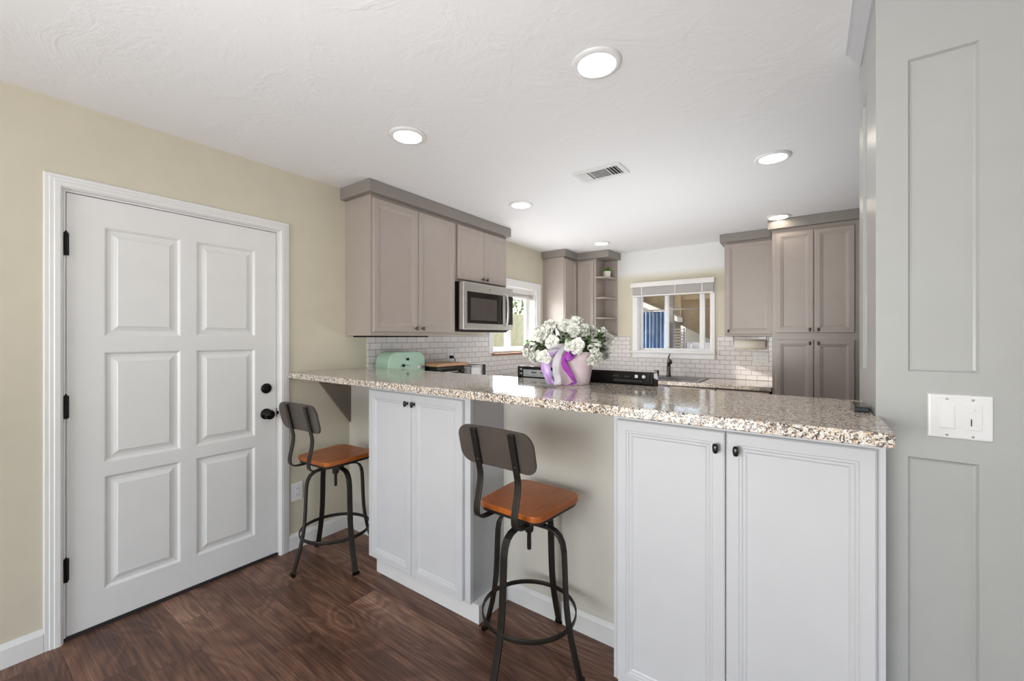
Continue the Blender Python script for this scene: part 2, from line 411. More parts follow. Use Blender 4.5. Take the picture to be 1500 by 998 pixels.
b.add([(PX, PY0, 0), (RX, PY0, 0), (RX, PY1, 0), (PX, PY1, 0)], [(0, 1, 2, 3)])
b.add([(PX, PY0, CZ), (RX, PY0, CZ), (RX, PY1, CZ), (PX, PY1, CZ)], [(0, 1, 2, 3)])
pm = struct(b.build('wall_partition', M['pillar']))
# crown moulding round the partition top
def crown_profile(sgn):
    return [(0, CZ), (0, CZ-.068), (.006, CZ-.068), (.010, CZ-.058), (.022, CZ-.046), (.034, CZ-.024), (.040, CZ-.016), (.046, CZ-.014), (.046, CZ)]
b = MB(); pr = crown_profile(1)
n = len(pr)
path = [((PX, 1.985), (-1, 0)), ((PX, PY0), (-1, -1)), ((RX, PY0), (0, -1))]
v = []
for (p, d) in path:
    v += [(p[0]+d[0]*q[0], p[1]+d[1]*q[0], q[1]) for q in pr]
f = [tuple(range(n)), tuple(range(2*n, 3*n))]
for i in range(2):
    for k in range(n): f.append((i*n+k, i*n+(k+1) % n, (i+1)*n+(k+1) % n, (i+1)*n+k))
b.add(v, f); struct(b.build('trim_crown', M['cab_side']))

# baseboards
def baseboard(name, tf, a0, a1, m=M['white'], h=.10):
    prof = [(0, 0), (.014, 0), (.014, h-.022), (.009, h-.010), (.006, h), (0, h)]
    v = [tf(a0, d, z) for d, z in prof]+[tf(a1, d, z) for d, z in prof]; n = len(prof)
    b = MB().add(v, [tuple(range(n)), tuple(range(n, 2*n))]+[(i, (i+1) % n, n+(i+1) % n, n+i) for i in range(n)])
    return struct(b.build(name, m))
baseboard('baseboard_left', TX(WX), FY, DY0-.072)
baseboard('baseboard_left_bar', TX(WX), DY1+.072, 1.77)
baseboard('baseboard_bar_left', TY(1.77), WX+.014, -2.09)
baseboard('baseboard_bar', TY(1.77), -1.30, -.605)
baseboard('baseboard_right', TY(PY0), .17, RX)

# entrance door casing
b = MB()
def casing(b, tf, a0, a1, z0, z1, wd, prof, legs=True, bottom=False):
    """mitred moulding round an opening (outer rectangle), prof = [(inset, depth)]"""
    rects = [(a0+i, a1-i, z1-i, d) for i, d in prof]
    v = []
    for (x0, x1, zt, d) in rects: v += [tf(x0, d, z0), tf(x0, d, zt), tf(x1, d, zt), tf(x1, d, z0)]
    f = []
    n = len(rects)
    for i in range(n):
        j = (i+1) % n
        for k in range(3): f.append((4*i+k, 4*i+k+1, 4*j+k+1, 4*j+k))
    f.append(tuple(4*i for i in range(n))); f.append(tuple(4*i+3 for i in range(n)))
    return b.add(v, f)
casing(b, TX(WX), DY0-.072, DY1+.072, 0, DZ+.072, .06, [(0, 0), (0, .010), (.004, .014), (.016, .014), (.019, .018), (.030, .018), (.034, .021), (.050, .021), (.058, .014), (.062, 0)])
struct(b.build('trim_door_casing', M['white']))
# entrance door, six panels
dr = empty('door_1', (WX-.012, (DY0+DY1)/2, .018)); dr['kind'] = 'structure'
tf = TX(WX-.008)
ab = [DY0, .476, .775, .842, 1.142, DY1]; zb = [.018, .166, .700, .782, 1.302, 1.380, 1.900, DZ]
zb = [.018, .172, .712, .775, 1.305, 1.378, 1.902, DZ]
b = MB()
for i in range(5):
    for j in range(7):
        a0, a1, z0, z1 = ab[i], ab[i+1], zb[j], zb[j+1]
        if i in (1, 3) and j in (1, 3, 5):
            seq = [(0, 0), (.004, -.001), (.014, -.011), (.026, -.011), (.034, -.009), (.046, -.004), (.050, -.001), (.054, -.001)]
            b.rings([(a0+q, a1-q, z0+q, z1-q, d) for q, d in seq], tf, close_back=False)
        else: b.add([tf(a0, 0, z0), tf(a1, 0, z0), tf(a1, 0, z1), tf(a0, 0, z1)], [(0, 1, 2, 3)])
b.add([tf(a, d, z) for d in (0, -.04) for a, z in ((DY0, .018), (DY1, .018), (DY1, DZ), (DY0, DZ))], [(0, 1, 5, 4), (1, 2, 6, 5), (2, 3, 7, 6), (3, 0, 4, 7), (4, 5, 6, 7)])
b.build('door_leaf', M['white'], dr)
for z in (1.796, 1.059, .322):
    h = MB()
    h.tube([(WX+.004, DY0-.003, z-.052), (WX+.004, DY0-.003, z+.052)], .007, 10)
    h.box(WX-.008, WX-.004, DY0-.002, DY0+.008, z-.050, z+.050)
    h.tube([(WX+.004, DY0-.003, z+.052), (WX+.004, DY0-.003, z+.060)], [.005, .002], 8)
    h.build('hinge', M['black'], dr)
x0 = WX-.008
k = MB().lathe([(0, 0), (.033, 0), (.033, .006), (.028, .010), (.013, .012), (.012, .030), (.018, .036), (.027, .044), (.029, .056), (.024, .066), (0, .070)], (x0, 1.202, .900), 28, 'x').build('door_knob', M['black'], dr)
db = MB().lathe([(0, 0), (.030, 0), (.031, .008), (.027, .014), (.016, .017), (0, .017)], (x0, 1.202, 1.058), 28, 'x').build('deadbolt', M['black'], dr)
MB().box(x0+.0165, x0+.0185, 1.200, 1.204, 1.050, 1.066).build('keyhole', M['gunmetal'], db)
MB().box(x0-.006, x0+.006, DY1+.001, DY1+.010, .872, .928).lathe([(0, 0), (.006, 0), (.006, .02), (0, .02)], (x0+.008, DY1+.006, .890), 10, 'z').build('strike_plate', M['black'], dr, .001)
struct(MB().box(WX-.16, WX-.002, DY0-.012, DY1+.012, 0, .017).build('trim_door_threshold', M['slot']))
b = MB(); b.box(WX-.16, WX-.001, DY0-.012, DY0-.003, .017, DZ+.012).box(WX-.16, WX-.001, DY1+.003, DY1+.012, .017, DZ+.012).box(WX-.16, WX-.001, DY0-.003, DY1+.003, DZ+.003, DZ+.012)
b.box(WX-.10, WX-.052, DY0-.003, DY1+.003, .017, DZ+.003)
struct(b.build('trim_door_jamb', M['white']))

# windows -------------------------------------------------------------
# window_1: side wall, window_2: back wall over the sink
w1 = empty('window_1', (WX, 3.86, 1.2)); w1['kind'] = 'structure'
y0, y1, z0, z1 = 3.44, 4.29, 1.215, 1.94
b = MB()
for (a, c_, e, g) in ((y0-.07, y1+.10, z1, z1+.085), (y1, y1+.10, z0-.01, z1), (y0-.07, y0, z0-.01, z1)):
    b.box(WX, WX+.018, a, c_, e, g)
b.build('window_casing', M['vinyl'], w1, .003)
b = MB(); T_ = .012
b.box(WX-.158, WX, y0, y0+T_, z0, z1).box(WX-.158, WX, y1-T_, y1, z0, z1).box(WX-.158, WX, y0+T_, y1-T_, z1-T_, z1).box(WX-.158, WX, y0+T_, y1-T_, z0, z0+T_)
b.build('window_jamb', M['vinyl'], w1)
b = MB(); xa, xb = WX-.135, WX-.100
b.box(xa, xb, y0+T_, y0+.05, z0+T_, z1-T_).box(xa, xb, y1-.055, y1-T_, z0+T_, z1-T_).box(xa, xb, y0+.05, y1-.055, z1-.05, z1-T_).box(xa, xb, y0+.05, y1-.055, z0+T_, z0+.05)
b.box(xa, xb+.012, 3.83, 3.90, z0+.05, z1-.05)
b.build('window_sash', M['vinyl'], w1, .003)
MB().box(WX-.120, WX-.116, y0+.05, 3.83, z0+.05, z1-.05).build('window_pane', M['glass'], w1)
MB().box(WX-.120, WX-.116, 3.90, y1-.055, z0+.05, z1-.05).build('window_pane', M['glass'], w1)
MB().box(WX-.002, WX+.045, y0-.02, y1+.09, z0-.035, z0-.012).build('window_sill', M['sillwood'], w1, .006)
w2 = empty('window_2', (-1.32, BY, 1.2)); w2['kind'] = 'structure'
x0, x1, z0, z1 = -1.735, -.905, 1.205, 1.96
b = MB(); c0, c1 = x0-.065, x1+.04
b.box(c0, c1, BY-.018, BY, z1, z1+.09).box(c0, x0, BY-.018, BY, z0, z1).box(x1, c1, BY-.018, BY, z0, z1)
b.build('window_casing', M['vinyl'], w2, .003)
MB().box(c0-.02, c1+.012, BY-.045, BY, z0-.022, z0).box(c0, c1, BY-.020, BY, z0-.082, z0-.022).build('window_sill', M['vinyl'], w2, .005)
b = MB()
b.box(x0, x0+T_, BY, BY+.158, z0, z1).box(x1-T_, x1, BY, BY+.158, z0, z1).box(x0+T_, x1-T_, BY, BY+.158, z1-T_, z1).box(x0+T_, x1-T_, BY, BY+.158, z0, z0+T_)
b.build('window_jamb', M['vinyl'], w2)
b = MB(); ya, yb = BY+.055, BY+.095
b.box(x0+T_, x0+.035, ya, yb, z0+T_, z1-T_).box(x1-.02, x1-T_, ya, yb, z0+T_, z1-T_).box(x0+.035, x1-.02, ya, yb, z1-.04, z1-T_).box(x0+.035, x1-.02, ya, yb, z0+T_, z0+.035)
b.box(-1.425, -1.385, ya-.014, yb, z0+.035, z1-.04).box(-1.035, -.985, ya-.014, yb, z0+.035, z1-.04)
b.build('window_sash', M['vinyl'], w2, .003)
for a, c_ in ((x0+.035, -1.425), (-1.385, -1.035), (-.985, x1-.02)):
    MB().box(a, c_, BY+.072, BY+.076, z0+.035, z1-.04).build('window_pane', M['glass'], w2)
# glazing of the dining side openings behind the camera
w3 = empty('window_3', (-.4, FY, 0)); w3['kind'] = 'structure'
b = MB()
for x in (-2.1, -.43, 1.24): b.box(x, x+.06, FY-.09, FY-.04, .06, 2.29)
b.box(-2.1, 1.3, FY-.09, FY-.04, 0, .06).box(-2.1, 1.3, FY-.09, FY-.04, 2.29, 2.35)
b.build('window_frame', M['vinyl'], w3)
w4 = empty('window_4', (RX, -.6, .6)); w4['kind'] = 'structure'
b = MB()
for y in (-1.8, -.62, .54): b.box(RX+.03, RX+.08, y, y+.06, .66, 2.14)
b.box(RX+.03, RX+.08, -1.8, .6, .6, .66).box(RX+.03, RX+.08, -1.8, .6, 2.14, 2.2)
b.build('window_frame', M['vinyl'], w4)

# tiled backsplashes
struct(MB().box(WX, WX+.008, 1.915, 3.42, .917, 1.392).box(WX, WX+.008, 3.42, 4.465, .917, 1.178).box(WX, WX+.008, 4.465, BY-.008, .917, 1.39).build('trim_tile_left', M['tile_y']))
struct(MB().box(WX+.008, -1.83, BY-.008, BY, .917, 1.39).box(-1.83, -.84, BY-.008, BY, .917, 1.118).box(-.84, -.285, BY-.008, BY, .917, 1.39).build('trim_tile_back', M['tile_x']))

# ------------------------------------------------------------------ bar counter
poly = [(WX+.001, 1.328), (.158, 1.312), (.163, 1.318), (.163, 1.588), (.1525, 1.588), (.1525, 1.945), (WX+.001, 1.945)]
bar = MB().prism(poly, 'z', 1.112, 1.147).build('bar_countertop', M['granite'], bevel=.006, seg=3)
tag(bar, 'long speckled granite bar top running from the door casing to the grey partition', 'countertop')

# knobs for cabinets
def knob(parent, tf, a, z, m=None):
    b = MB()
    v = []; n = 14
    prof = [(.0, .006, .006), (.012, .005, .005), (.016, .008, .013), (.021, .0095, .0165), (.026, .008, .0145), (.0285, .004, .008)]
    for (d, rx, rz) in prof:
        for k in range(n):
            a_ = 2*PI*k/n; cx, cz = math.cos(a_), math.sin(a_)
            sx_ = math.copysign(abs(cx)**.7, cx); sz_ = math.copysign(abs(cz)**.7, cz)
            v.append(tf(a+rx*sx_*(1-.12*(sz_ < 0)), d, z+rz*sz_))
    f = [tuple(range(n)), tuple((len(prof)-1)*n+k for k in range(n))]
    for i in range(len(prof)-1):
        for k in range(n): f.append((i*n+k, i*n+(k+1) % n, (i+1)*n+(k+1) % n, (i+1)*n+k))
    b.add(v, f, True)
    return b.build('knob', m or M['gunmetal'], parent)
def cab_door(parent, tf, a0, a1, z0, z1, m, kn=None, fr=.048, th=.020, km=None):
    """tf depth 0 = face frame plane, the door stands th proud of it"""
    seq = [(0, 0), (0, th-.004), (.004, th), (fr-.012, th), (fr-.010, th-.003), (fr-.004, th-.003), (fr, th-.0065), (fr+.006, th-.0065), (fr+.012, th-.010), (fr+.020, th-.010)]
    b = MB().rings([(a0+q, a1-q, z0+q, z1-q, d) for q, d in seq], tf)
    d = b.build('door', m, parent)
    if kn: knob(d, (lambda a, dd, z: tf(a, dd+th, z)), kn[0], kn[1], km)
    return d

# white base cabinets under the bar ------------------------------------
c = thing('base_cabinet', (-1.71, 1.63, 0), 'tall narrow white two-door cabinet under the bar between the two stools', 'cabinet', 'white cabinets under the bar')
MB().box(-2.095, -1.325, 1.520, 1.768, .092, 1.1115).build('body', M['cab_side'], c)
MB().box(-2.10, -1.322, 1.500, 1.520, .092, 1.1115).build('face_frame', M['cab_white'], c, .001)
MB().box(-2.068, -1.286, 1.520, 1.768, 0, .0915).build('plinth', M['white'], c, .001)
tf = TY(1.500)
cab_door(c, tf, -2.090, -1.7245, .104, 1.070, M['cab_white'], (-1.748, 1.020))
cab_door(c, tf, -1.7215, -1.356, .104, 1.070, M['cab_white'], (-1.694, 1.020))
c = thing('base_cabinet', (-.22, 1.63, 0), 'wide white two-door cabinet under the right end of the bar beside the partition', 'cabinet', 'white cabinets under the bar')
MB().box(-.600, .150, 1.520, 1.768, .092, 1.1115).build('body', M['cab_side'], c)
MB().box(-.603, .166, 1.500, 1.520, .092, 1.1115).box(.150, .166, 1.5201, 1.5885, .092, 1.1115).build('face_frame', M['cab_white'], c, .001)
MB().box(-.60, .15, 1.535, 1.768, 0, .0915).box(.15, .166, 1.535, 1.5885, 0, .0915).build('plinth', M['white'], c)
cab_door(c, tf, -.585, -.2225, .104, 1.070, M['cab_white'], (-.247, 1.018))
cab_door(c, tf, -.2195, .146, .104, 1.070, M['cab_white'], (-.189, 1.018))

# support bracket on the side wall
br = MB().prism([(1.500, 1.111), (1.768, 1.111), (1.768, .758)], 'x', WX+.001, WX+.022).build('support_bracket', M['bracket'], bevel=.001)
tag(br, 'dark grey triangular bracket holding the bar top at the left wall', 'bracket')

# outlet on left wall near door
def outlet(tf, ac, zc, label, plug=None, wd=.074, hh=.118, grp='wall outlets'):
    o = thing('wall_outlet', tf(ac, 0, zc-hh/2), label, 'outlet', grp)
    MB().rings([(ac-wd/2, ac+wd/2, zc-hh/2, zc+hh/2, 0.0005), (ac-wd/2+.002, ac+wd/2-.002, zc-hh/2+.002, zc+hh/2-.002, .006), (ac-wd/2+.006, ac+wd/2-.006, zc-hh/2+.006, zc+hh/2-.006, .007)], tf).build('cover_plate', M['plastic'], o)
    cols = [ac] if wd < .1 else [ac-.024, ac+.024]
    for cx in cols:
        for s in (-.0195, .0195):
            b = MB(); n = 20; pts = []
            for k in range(n):
                t_ = 2*PI*k/n; pts.append((cx+.0165*max(-.9, min(.9, math.cos(t_)*1.15)), zc+s+.0145*math.sin(t_)))
            v = [tf(p[0], .0068, p[1]) for p in pts]+[tf(p[0], .0095, p[1]) for p in pts]
            b.add(v, [tuple(range(n)), tuple(range(n, 2*n))]+[(i, (i+1) % n, n+(i+1) % n, n+i) for i in range(n)])
            so = b.build('socket', M['plastic'], o)
            h = MB()
            for dx in (-.0062, .0062): h.rings([(cx+dx-.0012, cx+dx+.0012, zc+s-.003, zc+s+.006, .009), (cx+dx-.0012, cx+dx+.0012, zc+s-.003, zc+s+.006, .0099)], tf)
            h.build('socket_slots', M['slot'], so)
    return o
outlet(TX(WX), 1.388, .366, 'white duplex outlet low on the cream wall behind the far stool')
outlet(TX(WX+.008), 2.80, 1.21, 'white outlet with black plug on the side wall tiles above the wooden board')
outlet(TY(BY-.008), -.425, 1.158, 'wide white outlet plate on the back wall tiles below the paper towel roll', wd=.148, hh=.12)

# switch plate on the partition
o = thing('light_switch', (.321, PY0, 1.10), 'white double switch plate with rocker and dimmer on the grey partition', 'light switch')
tf = TY(PY0)
def rr(x0, x1, z0, z1, seq): return [(x0+q, x1-q, z0+q, z1-q, d) for q, d in seq]
MB().rings(rr(.260, .382, 1.104, 1.222, [(0, .0005), (.002, .006), (.006, .007)]), tf).build('cover_plate', M['plastic'], o)
MB().rings(rr(.281, .313, 1.131, 1.196, [(0, .0068), (0, .0085), (.001, .009)]), tf).build('rocker_frame', M['plastic'], o)
b = MB(); v = [tf(a, d, z) for a, d, z in ((.284, .0088, 1.134), (.310, .0088, 1.134), (.310, .0088, 1.193), (.284, .0088, 1.193), (.284, .0125, 1.134), (.310, .0125, 1.134), (.310, .0095, 1.193), (.284, .0095, 1.193))]
b.add(v, [(0, 1, 2, 3), (4, 5, 6, 7), (0, 1, 5, 4), (1, 2, 6, 5), (2, 3, 7, 6), (3, 0, 4, 7)]); b.build('rocker', M['plastic'], o, .0006)
dm = MB().rings(rr(.329, .361, 1.131, 1.196, [(0, .0068), (0, .0095), (.001, .010)]), tf).build('dimmer', M['plastic'], o)
MB().rings(rr(.3405, .3425, 1.142, 1.160, [(0, .0098), (0, .0108)]), tf).build('dimmer_slot', M['slot'], dm)
MB().rings(rr(.347, .352, 1.179, 1.188, [(0, .0098), (.0005, .0135)]), tf).build('dimmer_slider', M['plastic'], dm)
MB().rings(rr(.330, .360, 1.162, 1.165, [(0, .0098), (0, .0115)]), tf).build('dimmer_ridge', M['plastic'], dm)
for a in (.297, .345):
    for z in (1.114, 1.210):
        MB().lathe([(0, -.0068), (.0032, -.0068), (.003, -.0080), (0, -.0083)], (a, PY0, z), 12, 'y').build('screw', M['steel'], o)

# ------------------------------------------------------------------ stools
def stool(name, loc, rot, label, seat_z, brot=0):
    root = empty(name, (0, 0, 0)); tag(root, label, 'stool', 'bar stools')
    sz = seat_z; dz = sz-.684
    # seat outline: rounded trapezoid, +y is the front
    def outline(s=1.0, n=7):
        cs = [(-.150, -.168), (.158, -.168), (.176, .172), (-.176, .172)]; rad = [.045, .045, .080, .080]
        pts = []
        for i in range(4):
            p = Vector(cs[i]).to_3d()*s; a = (Vector(cs[i-1]).to_3d()*s-p).normalized(); c_ = (Vector(cs[(i+1) % 4]).to_3d()*s-p).normalized(); r_ = rad[i]
            p0, p1 = p+a*r_, p+c_*r_
            for k in range(n+1):
                u = k/n; q = p0*(1-u)**2+p*2*u*(1-u)+p1*u*u; pts.append((q.x, q.y))
        return pts
    MB().prism(outline(), 'z', sz-.024, sz).build('seat', M['seat'], root, .004, seg=3)
    b = MB().prism(outline(.965), 'z', sz-.038, sz-.0242)
    b.build('seat_frame', M['stoolmetal'], root, .002)
    b = MB().box(-.055, .055, -.055, .055, sz-.050, sz-.0382).lathe([(0, 0), (.022, 0), (.022, .03), (0, .03)], (0, 0, sz-.078), 16)
    b.build('swivel_plate', M['stoolmetal'], root, .002)
    b = MB().tube([(0, 0, sz-.075), (0, 0, .455)], .0085, 12)
    for k in range(14):
        z = .462+k*.0078; b.lathe([(.0085, 0), (.0105, .002), (.0085, .004)], (0, 0, z), 12)
    b.build('height_screw', M['stoolmetal'], root)
    MB().lathe([(0, 0), (.018, 0), (.020, .006), (.020, .035), (.016, .045), (0, .045)], (0, 0, .533), 12, smooth=False).build('hub', M['stoolmetal'], root)
    # two crossing channels
    for a in (brot, brot+PI/2):
        pts = [(-.062, 0), (.062, 0)]
        d = Vector((math.cos(a), math.sin(a), 0)); wv = Vector((-math.sin(a), math.cos(a), 0))*.034
        MB().strip([d*-.075+Vector((0, 0, .588)), d*.075+Vector((0, 0, .588))], wv, .018).build('cross_bar', M['stoolmetal'], root, .002)
    prof = [(.030, .575), (.100, .577), (.130, .571), (.153, .556), (.168, .530), (.175, .495), (.178, .44), (.181, .36), (.186, .28), (.194, .22), (.211, .14), (.231, .07), (.250, .006)]
    for k in range(4):
        a = k*PI/2+brot; d = Vector((math.cos(a), math.sin(a), 0)); wv = Vector((-math.sin(a), math.cos(a), 0))*.031
        lg = MB().strip([d*r_+Vector((0, 0, z)) for r_, z in prof], wv, .011).build('leg', M['stoolmetal'], root, .0025)
        p = d*.2515
        fb = MB()
        e = d*.009; wq = wv*.62
        fb.add([p+s1*e+s2*wq+Vector((0, 0, z)) for z in (0.0, .016) for s1, s2 in ((-1, -1), (1, -1), (1, 1), (-1, 1))], [(0, 1, 2, 3), (4, 5, 6, 7), (0, 1, 5, 4), (1, 2, 6, 5), (2, 3, 7, 6), (3, 0, 4, 7)])
        fb.build('foot_cap', M['black'], lg, .002)
    MB().lathe([(.1985, -.010), (.2045, -.010), (.2045, .010), (.1985, .010)], (0, 0, .196), 56, closed=True).build('foot_ring', M['stoolmetal'], root, .0015)
    # back straps
    sp = [(-.262, 1.014+dz), (-.245, .945+dz), (-.224, .862+dz), (-.214, .825+dz), (-.217, .785+dz), (-.229, .735+dz), (-.238, .695+dz), (-.237, .668+dz), (-.228, .653+dz), (-.208, .643+dz), (-.175, .6395+dz), (-.10, .6395+dz)]
    def smooth(pts, it=2):
        for _ in range(it):
            o_ = [pts[0]]
            for p, q in zip(pts[:-1], pts[1:]):
                o_ += [(p[0]*.75+q[0]*.25, p[1]*.75+q[1]*.25), (p[0]*.25+q[0]*.75, p[1]*.25+q[1]*.75)]
            o_.append(pts[-1]); pts = o_
        return pts
    for x in (-.090, .100):
        MB().strip([(x, y, z) for y, z in smooth(sp)], (.029, 0, 0), .008).build('back_support', M['stoolmetal'], root, .002)
    # curved backrest board
    b = MB(); nx, nz = 28, 12; W_, H_ = .186, .081
    def outl(u):   # half height at u in -1..1 (rounded ends)
        e = 1-abs(u); r_ = .29
        if e >= r_: return 1.0
        q = 1-(e/r_); return 1-.64*(1-math.sqrt(max(0, 1-q*q)))
    top = []; vs = []
    for side in (0, 1):
        for i in range(nx+1):
            u = -math.cos(PI*i/nx); hh = outl(u)*H_
            for j in range(nz+1):
                tt = -1+2*j/nz; zz = hh*tt
                x = .008+u*W_; curve = -.014*u*u
                y = -.2385+.0085 - (zz)*.235 + curve + side*.012
                vs.append((x, y, .942+dz+zz))
    N = (nx+1)*(nz+1); f = []
    for i in range(nx):
        for j in range(nz):
            a_ = i*(nz+1)+j
            f.append((a_, a_+1, a_+nz+2, a_+nz+1)); f.append((N+a_, N+a_+nz+1, N+a_+nz+2, N+a_+1))
        for j in (0, nz):
            a_ = i*(nz+1)+j; f.append((a_, a_+nz+1, N+a_+nz+1, N+a_))
    for i in (0, nx):
        for j in range(nz):
            a_ = i*(nz+1)+j; f.append((a_, a_+1, N+a_+1, N+a_))
    b.add(vs, f, False)
    bo = b.build('backrest', M['backrest'], root, .0025)
    for x in (-.090, .100):
        for z in (.992, .885):
            yy = -.2385 - (z-.942)*.235 - .0045
            MB().lathe([(0, -.006), (.004, -.0055), (.0055, -.003), (.0055, .004)], (x, yy, z+dz), 12, 'y').build('bolt', M['gunmetal'], root)
    root.location = loc; root.rotation_euler = (0, 0, rot)
    return root
stool('bar_stool', (-.992, 1.510, 0), math.radians(-2), 'near industrial bar stool with amber wooden seat between the two white cabinets', .684, math.radians(0))
stool('bar_stool', (-2.388, 1.455, 0), math.radians(3), 'far industrial bar stool with amber wooden seat in the corner beside the door', .658, math.radians(-9))

# ------------------------------------------------------------------ ceiling lights and vent
LP = [(-.673, 1.501, 'recessed ceiling light nearest the camera, above the near stool', 0), (-1.724, 1.459, 'recessed ceiling light on the dining side, in front of the left upper cabinets', 0),
      (-.18, 2.892, 'recessed ceiling light nearest the partition crown moulding', 1), (-1.884, 2.748, 'recessed ceiling light beside the left upper cabinets over the microwave', 1),
      (-.23, 4.349, 'recessed ceiling light in front of the tall pantry cabinet', 1), (-1.917, 4.405, 'recessed ceiling light in front of the corner shelf cabinet', 1)]
for x, y, lab, kk in LP:
    o = thing('ceiling_light', (x, y, CZ-.012), lab, 'ceiling light', 'recessed ceiling lights')
    MB().lathe([(.070, .0115), (.070, .004), (.074, 0), (.090, .003), (.096, .010), (.096, .0115)], (x, y, CZ-.012), 48, closed=True).build('trim_ring', M['plastic'], o)
    MB().lathe([(0, 0), (.0698, 0), (.0698, .006), (0, .006)], (x, y, CZ-.0085), 48).build('diffuser', M['bulb_warm' if kk else 'bulb'], o)
o = thing('ceiling_vent', (-1.102, 2.520, CZ-.010), 'white metal air vent with three banks of louvres in the ceiling', 'air vent')
vx0, vx1, vy0, vy1 = -1.262, -.942, 2.424, 2.618
b = MB(); v = []
b.box(vx0, vx1, vy0, vy0+.03, CZ-.008, CZ-.0005).box(vx0, vx1, vy1-.03, vy1, CZ-.008, CZ-.0005).box(vx0, vx0+.03, vy0+.03, vy1-.03, CZ-.008, CZ-.0005).box(vx1-.03, vx1, vy0+.03, vy1-.03, CZ-.008, CZ-.0005)
b.box(-1.163, -1.157, vy0+.03, vy1-.03, CZ-.008, CZ-.0005).box(-1.047, -1.041, vy0+.03, vy1-.03, CZ-.008, CZ-.0005)
b.build('frame', M['plastic'], o, .002)
MB().box(vx0+.03, vx1-.03, vy0+.03, vy1-.03, CZ-.0022, CZ-.0006).build('duct_backing', M['slot'], o)
for x in (-1.218, -1.198, -1.178): MB().strip([(x-.004, vy0+.032, CZ-.007), (x-.004, vy1-.032, CZ-.007)], (.013, 0, .007), .0012).build('louvre', M['plastic'], o)
for x in (-1.026, -1.006, -.986): MB().strip([(x+.004, vy0+.032, CZ-.007), (x+.004, vy1-.032, CZ-.007)], (.010, 0, -.007), .0012).build('louvre', M['plastic'], o)
for k in range(7): MB().strip([(-1.155, vy0+.038+k*.0195, CZ-.006), (-1.049, vy0+.038+k*.0195, CZ-.006)], (0, .018, .005), .0012).build('louvre', M['plastic'], o)

# ------------------------------------------------------------------ kitchen upper cabinets
def frame_box(b, tf, a0, a1, z0, z1, dep):
    v = [tf(a, d, z) for d in (0, -dep) for a, z in ((a0, z0), (a1, z0), (a1, z1), (a0, z1))]
    return b.add(v, [(0, 1, 2, 3), (4, 5, 6, 7), (0, 1, 5, 4), (1, 2, 6, 5), (2, 3, 7, 6), (3, 0, 4, 7)])
XF = -2.432
tf = TX(XF); DEP = XF-WX-.001
c = thing('upper_cabinet', (-2.58, 2.15, 1.385), 'taller taupe two-door wall cabinet left of the microwave', 'cabinet', 'taupe wall cabinets')
frame_box(MB(), tf, 1.735, 2.562, 1.385, 2.352, DEP).build('body', M['cab_grey'], c, .001)
cab_door(c, tf, 1.750, 2.147, 1.412, 2.330, M['cab_grey'], (2.118, 1.440), km=M['bronze'])
cab_door(c, tf, 2.151, 2.546, 1.412, 2.330, M['cab_grey'], (2.182, 1.440), km=M['bronze'])
MB().box(WX+.03, WX+.15, 1.78, 2.40, 1.374, 1.3845).build('under_light', M['black'], c, .001)
c = thing('upper_cabinet', (-2.58, 2.92, 1.86), 'short taupe two-door wall cabinet above the microwave', 'cabinet', 'taupe wall cabinets')
frame_box(MB(), tf, 2.564, 3.285, 1.848, 2.352, DEP).build('body', M['cab_grey'], c, .001)
cab_door(c, tf, 2.582, 2.926, 1.868, 2.330, M['cab_grey'], (2.898, 1.895), km=M['bronze'])
cab_door(c, tf, 2.930, 3.268, 1.868, 2.330, M['cab_grey'], (2.958, 1.895), km=M['bronze'])
cr = MB().box(WX+.001, -2.385, 1.695, 3.310, 2.353, CZ-.001).build('cabinet_crown', M['crown_grey'], bevel=.002)
tag(cr, 'flat grey crown board over the left wall cabinets and microwave', 'crown moulding', 'cabinet crowns')

# microwave
o = thing('microwave', (-2.53, 2.915, 1.43), 'stainless over-the-range microwave with black glass door under the short cabinet', 'microwave')
MB().box(WX+.009, -2.385, 2.566, 3.270, 1.432, 1.846).build('case', M['plateblack'], o, .003)
my0, my1, mz0, mz1 = 2.566, 3.270, 1.440, 1.840
MB().box(-2.3845, -2.335, my0, my1, mz0, mz1).build('front_panel', M['steel'], o, .004)
dg = MB().box(-2.3349, -2.331, 2.610, 3.105, 1.492, 1.762).build('door_window', M['blackglass'], o, .002)
MB().box(-2.3309, -2.3302, 2.650, 3.010, 1.520, 1.712).build('window_mesh', mat_noisy('grey_window_mesh', srgb(72, 66, 62), .15, amt=.1), dg)
MB().box(-2.3349, -2.331, 3.150, 3.262, 1.492, 1.762).build('control_panel', M['blackglass'], o, .002)
MB().tube([(-2.334, 3.128, 1.480), (-2.302, 3.128, 1.500), (-2.292, 3.128, 1.56), (-2.289, 3.128, 1.63), (-2.292, 3.128, 1.70), (-2.302, 3.128, 1.76), (-2.334, 3.128, 1.780)], .011, 12).build('handle', M['steel'], o)
lg = MB()
lg.lathe([(.0075, 0), (.0095, 0), (.0095, .001), (.0075, .001)], (-2.335, 2.915, 1.80), 24, 'x', closed=True)
lg.build('badge', M['gunmetal'], o)
b = MB()
for k in range(6): b.box(-2.62+k*.04, -2.60+k*.04, 2.62, 3.2, 1.424, 1.4318)
b.build('underside_grille', M['gunmetal'], o)
MB().box(-2.40, -2.386, 2.60, 3.24, 1.418, 1.4318).build('lower_lip', M['gunmetal'], o)

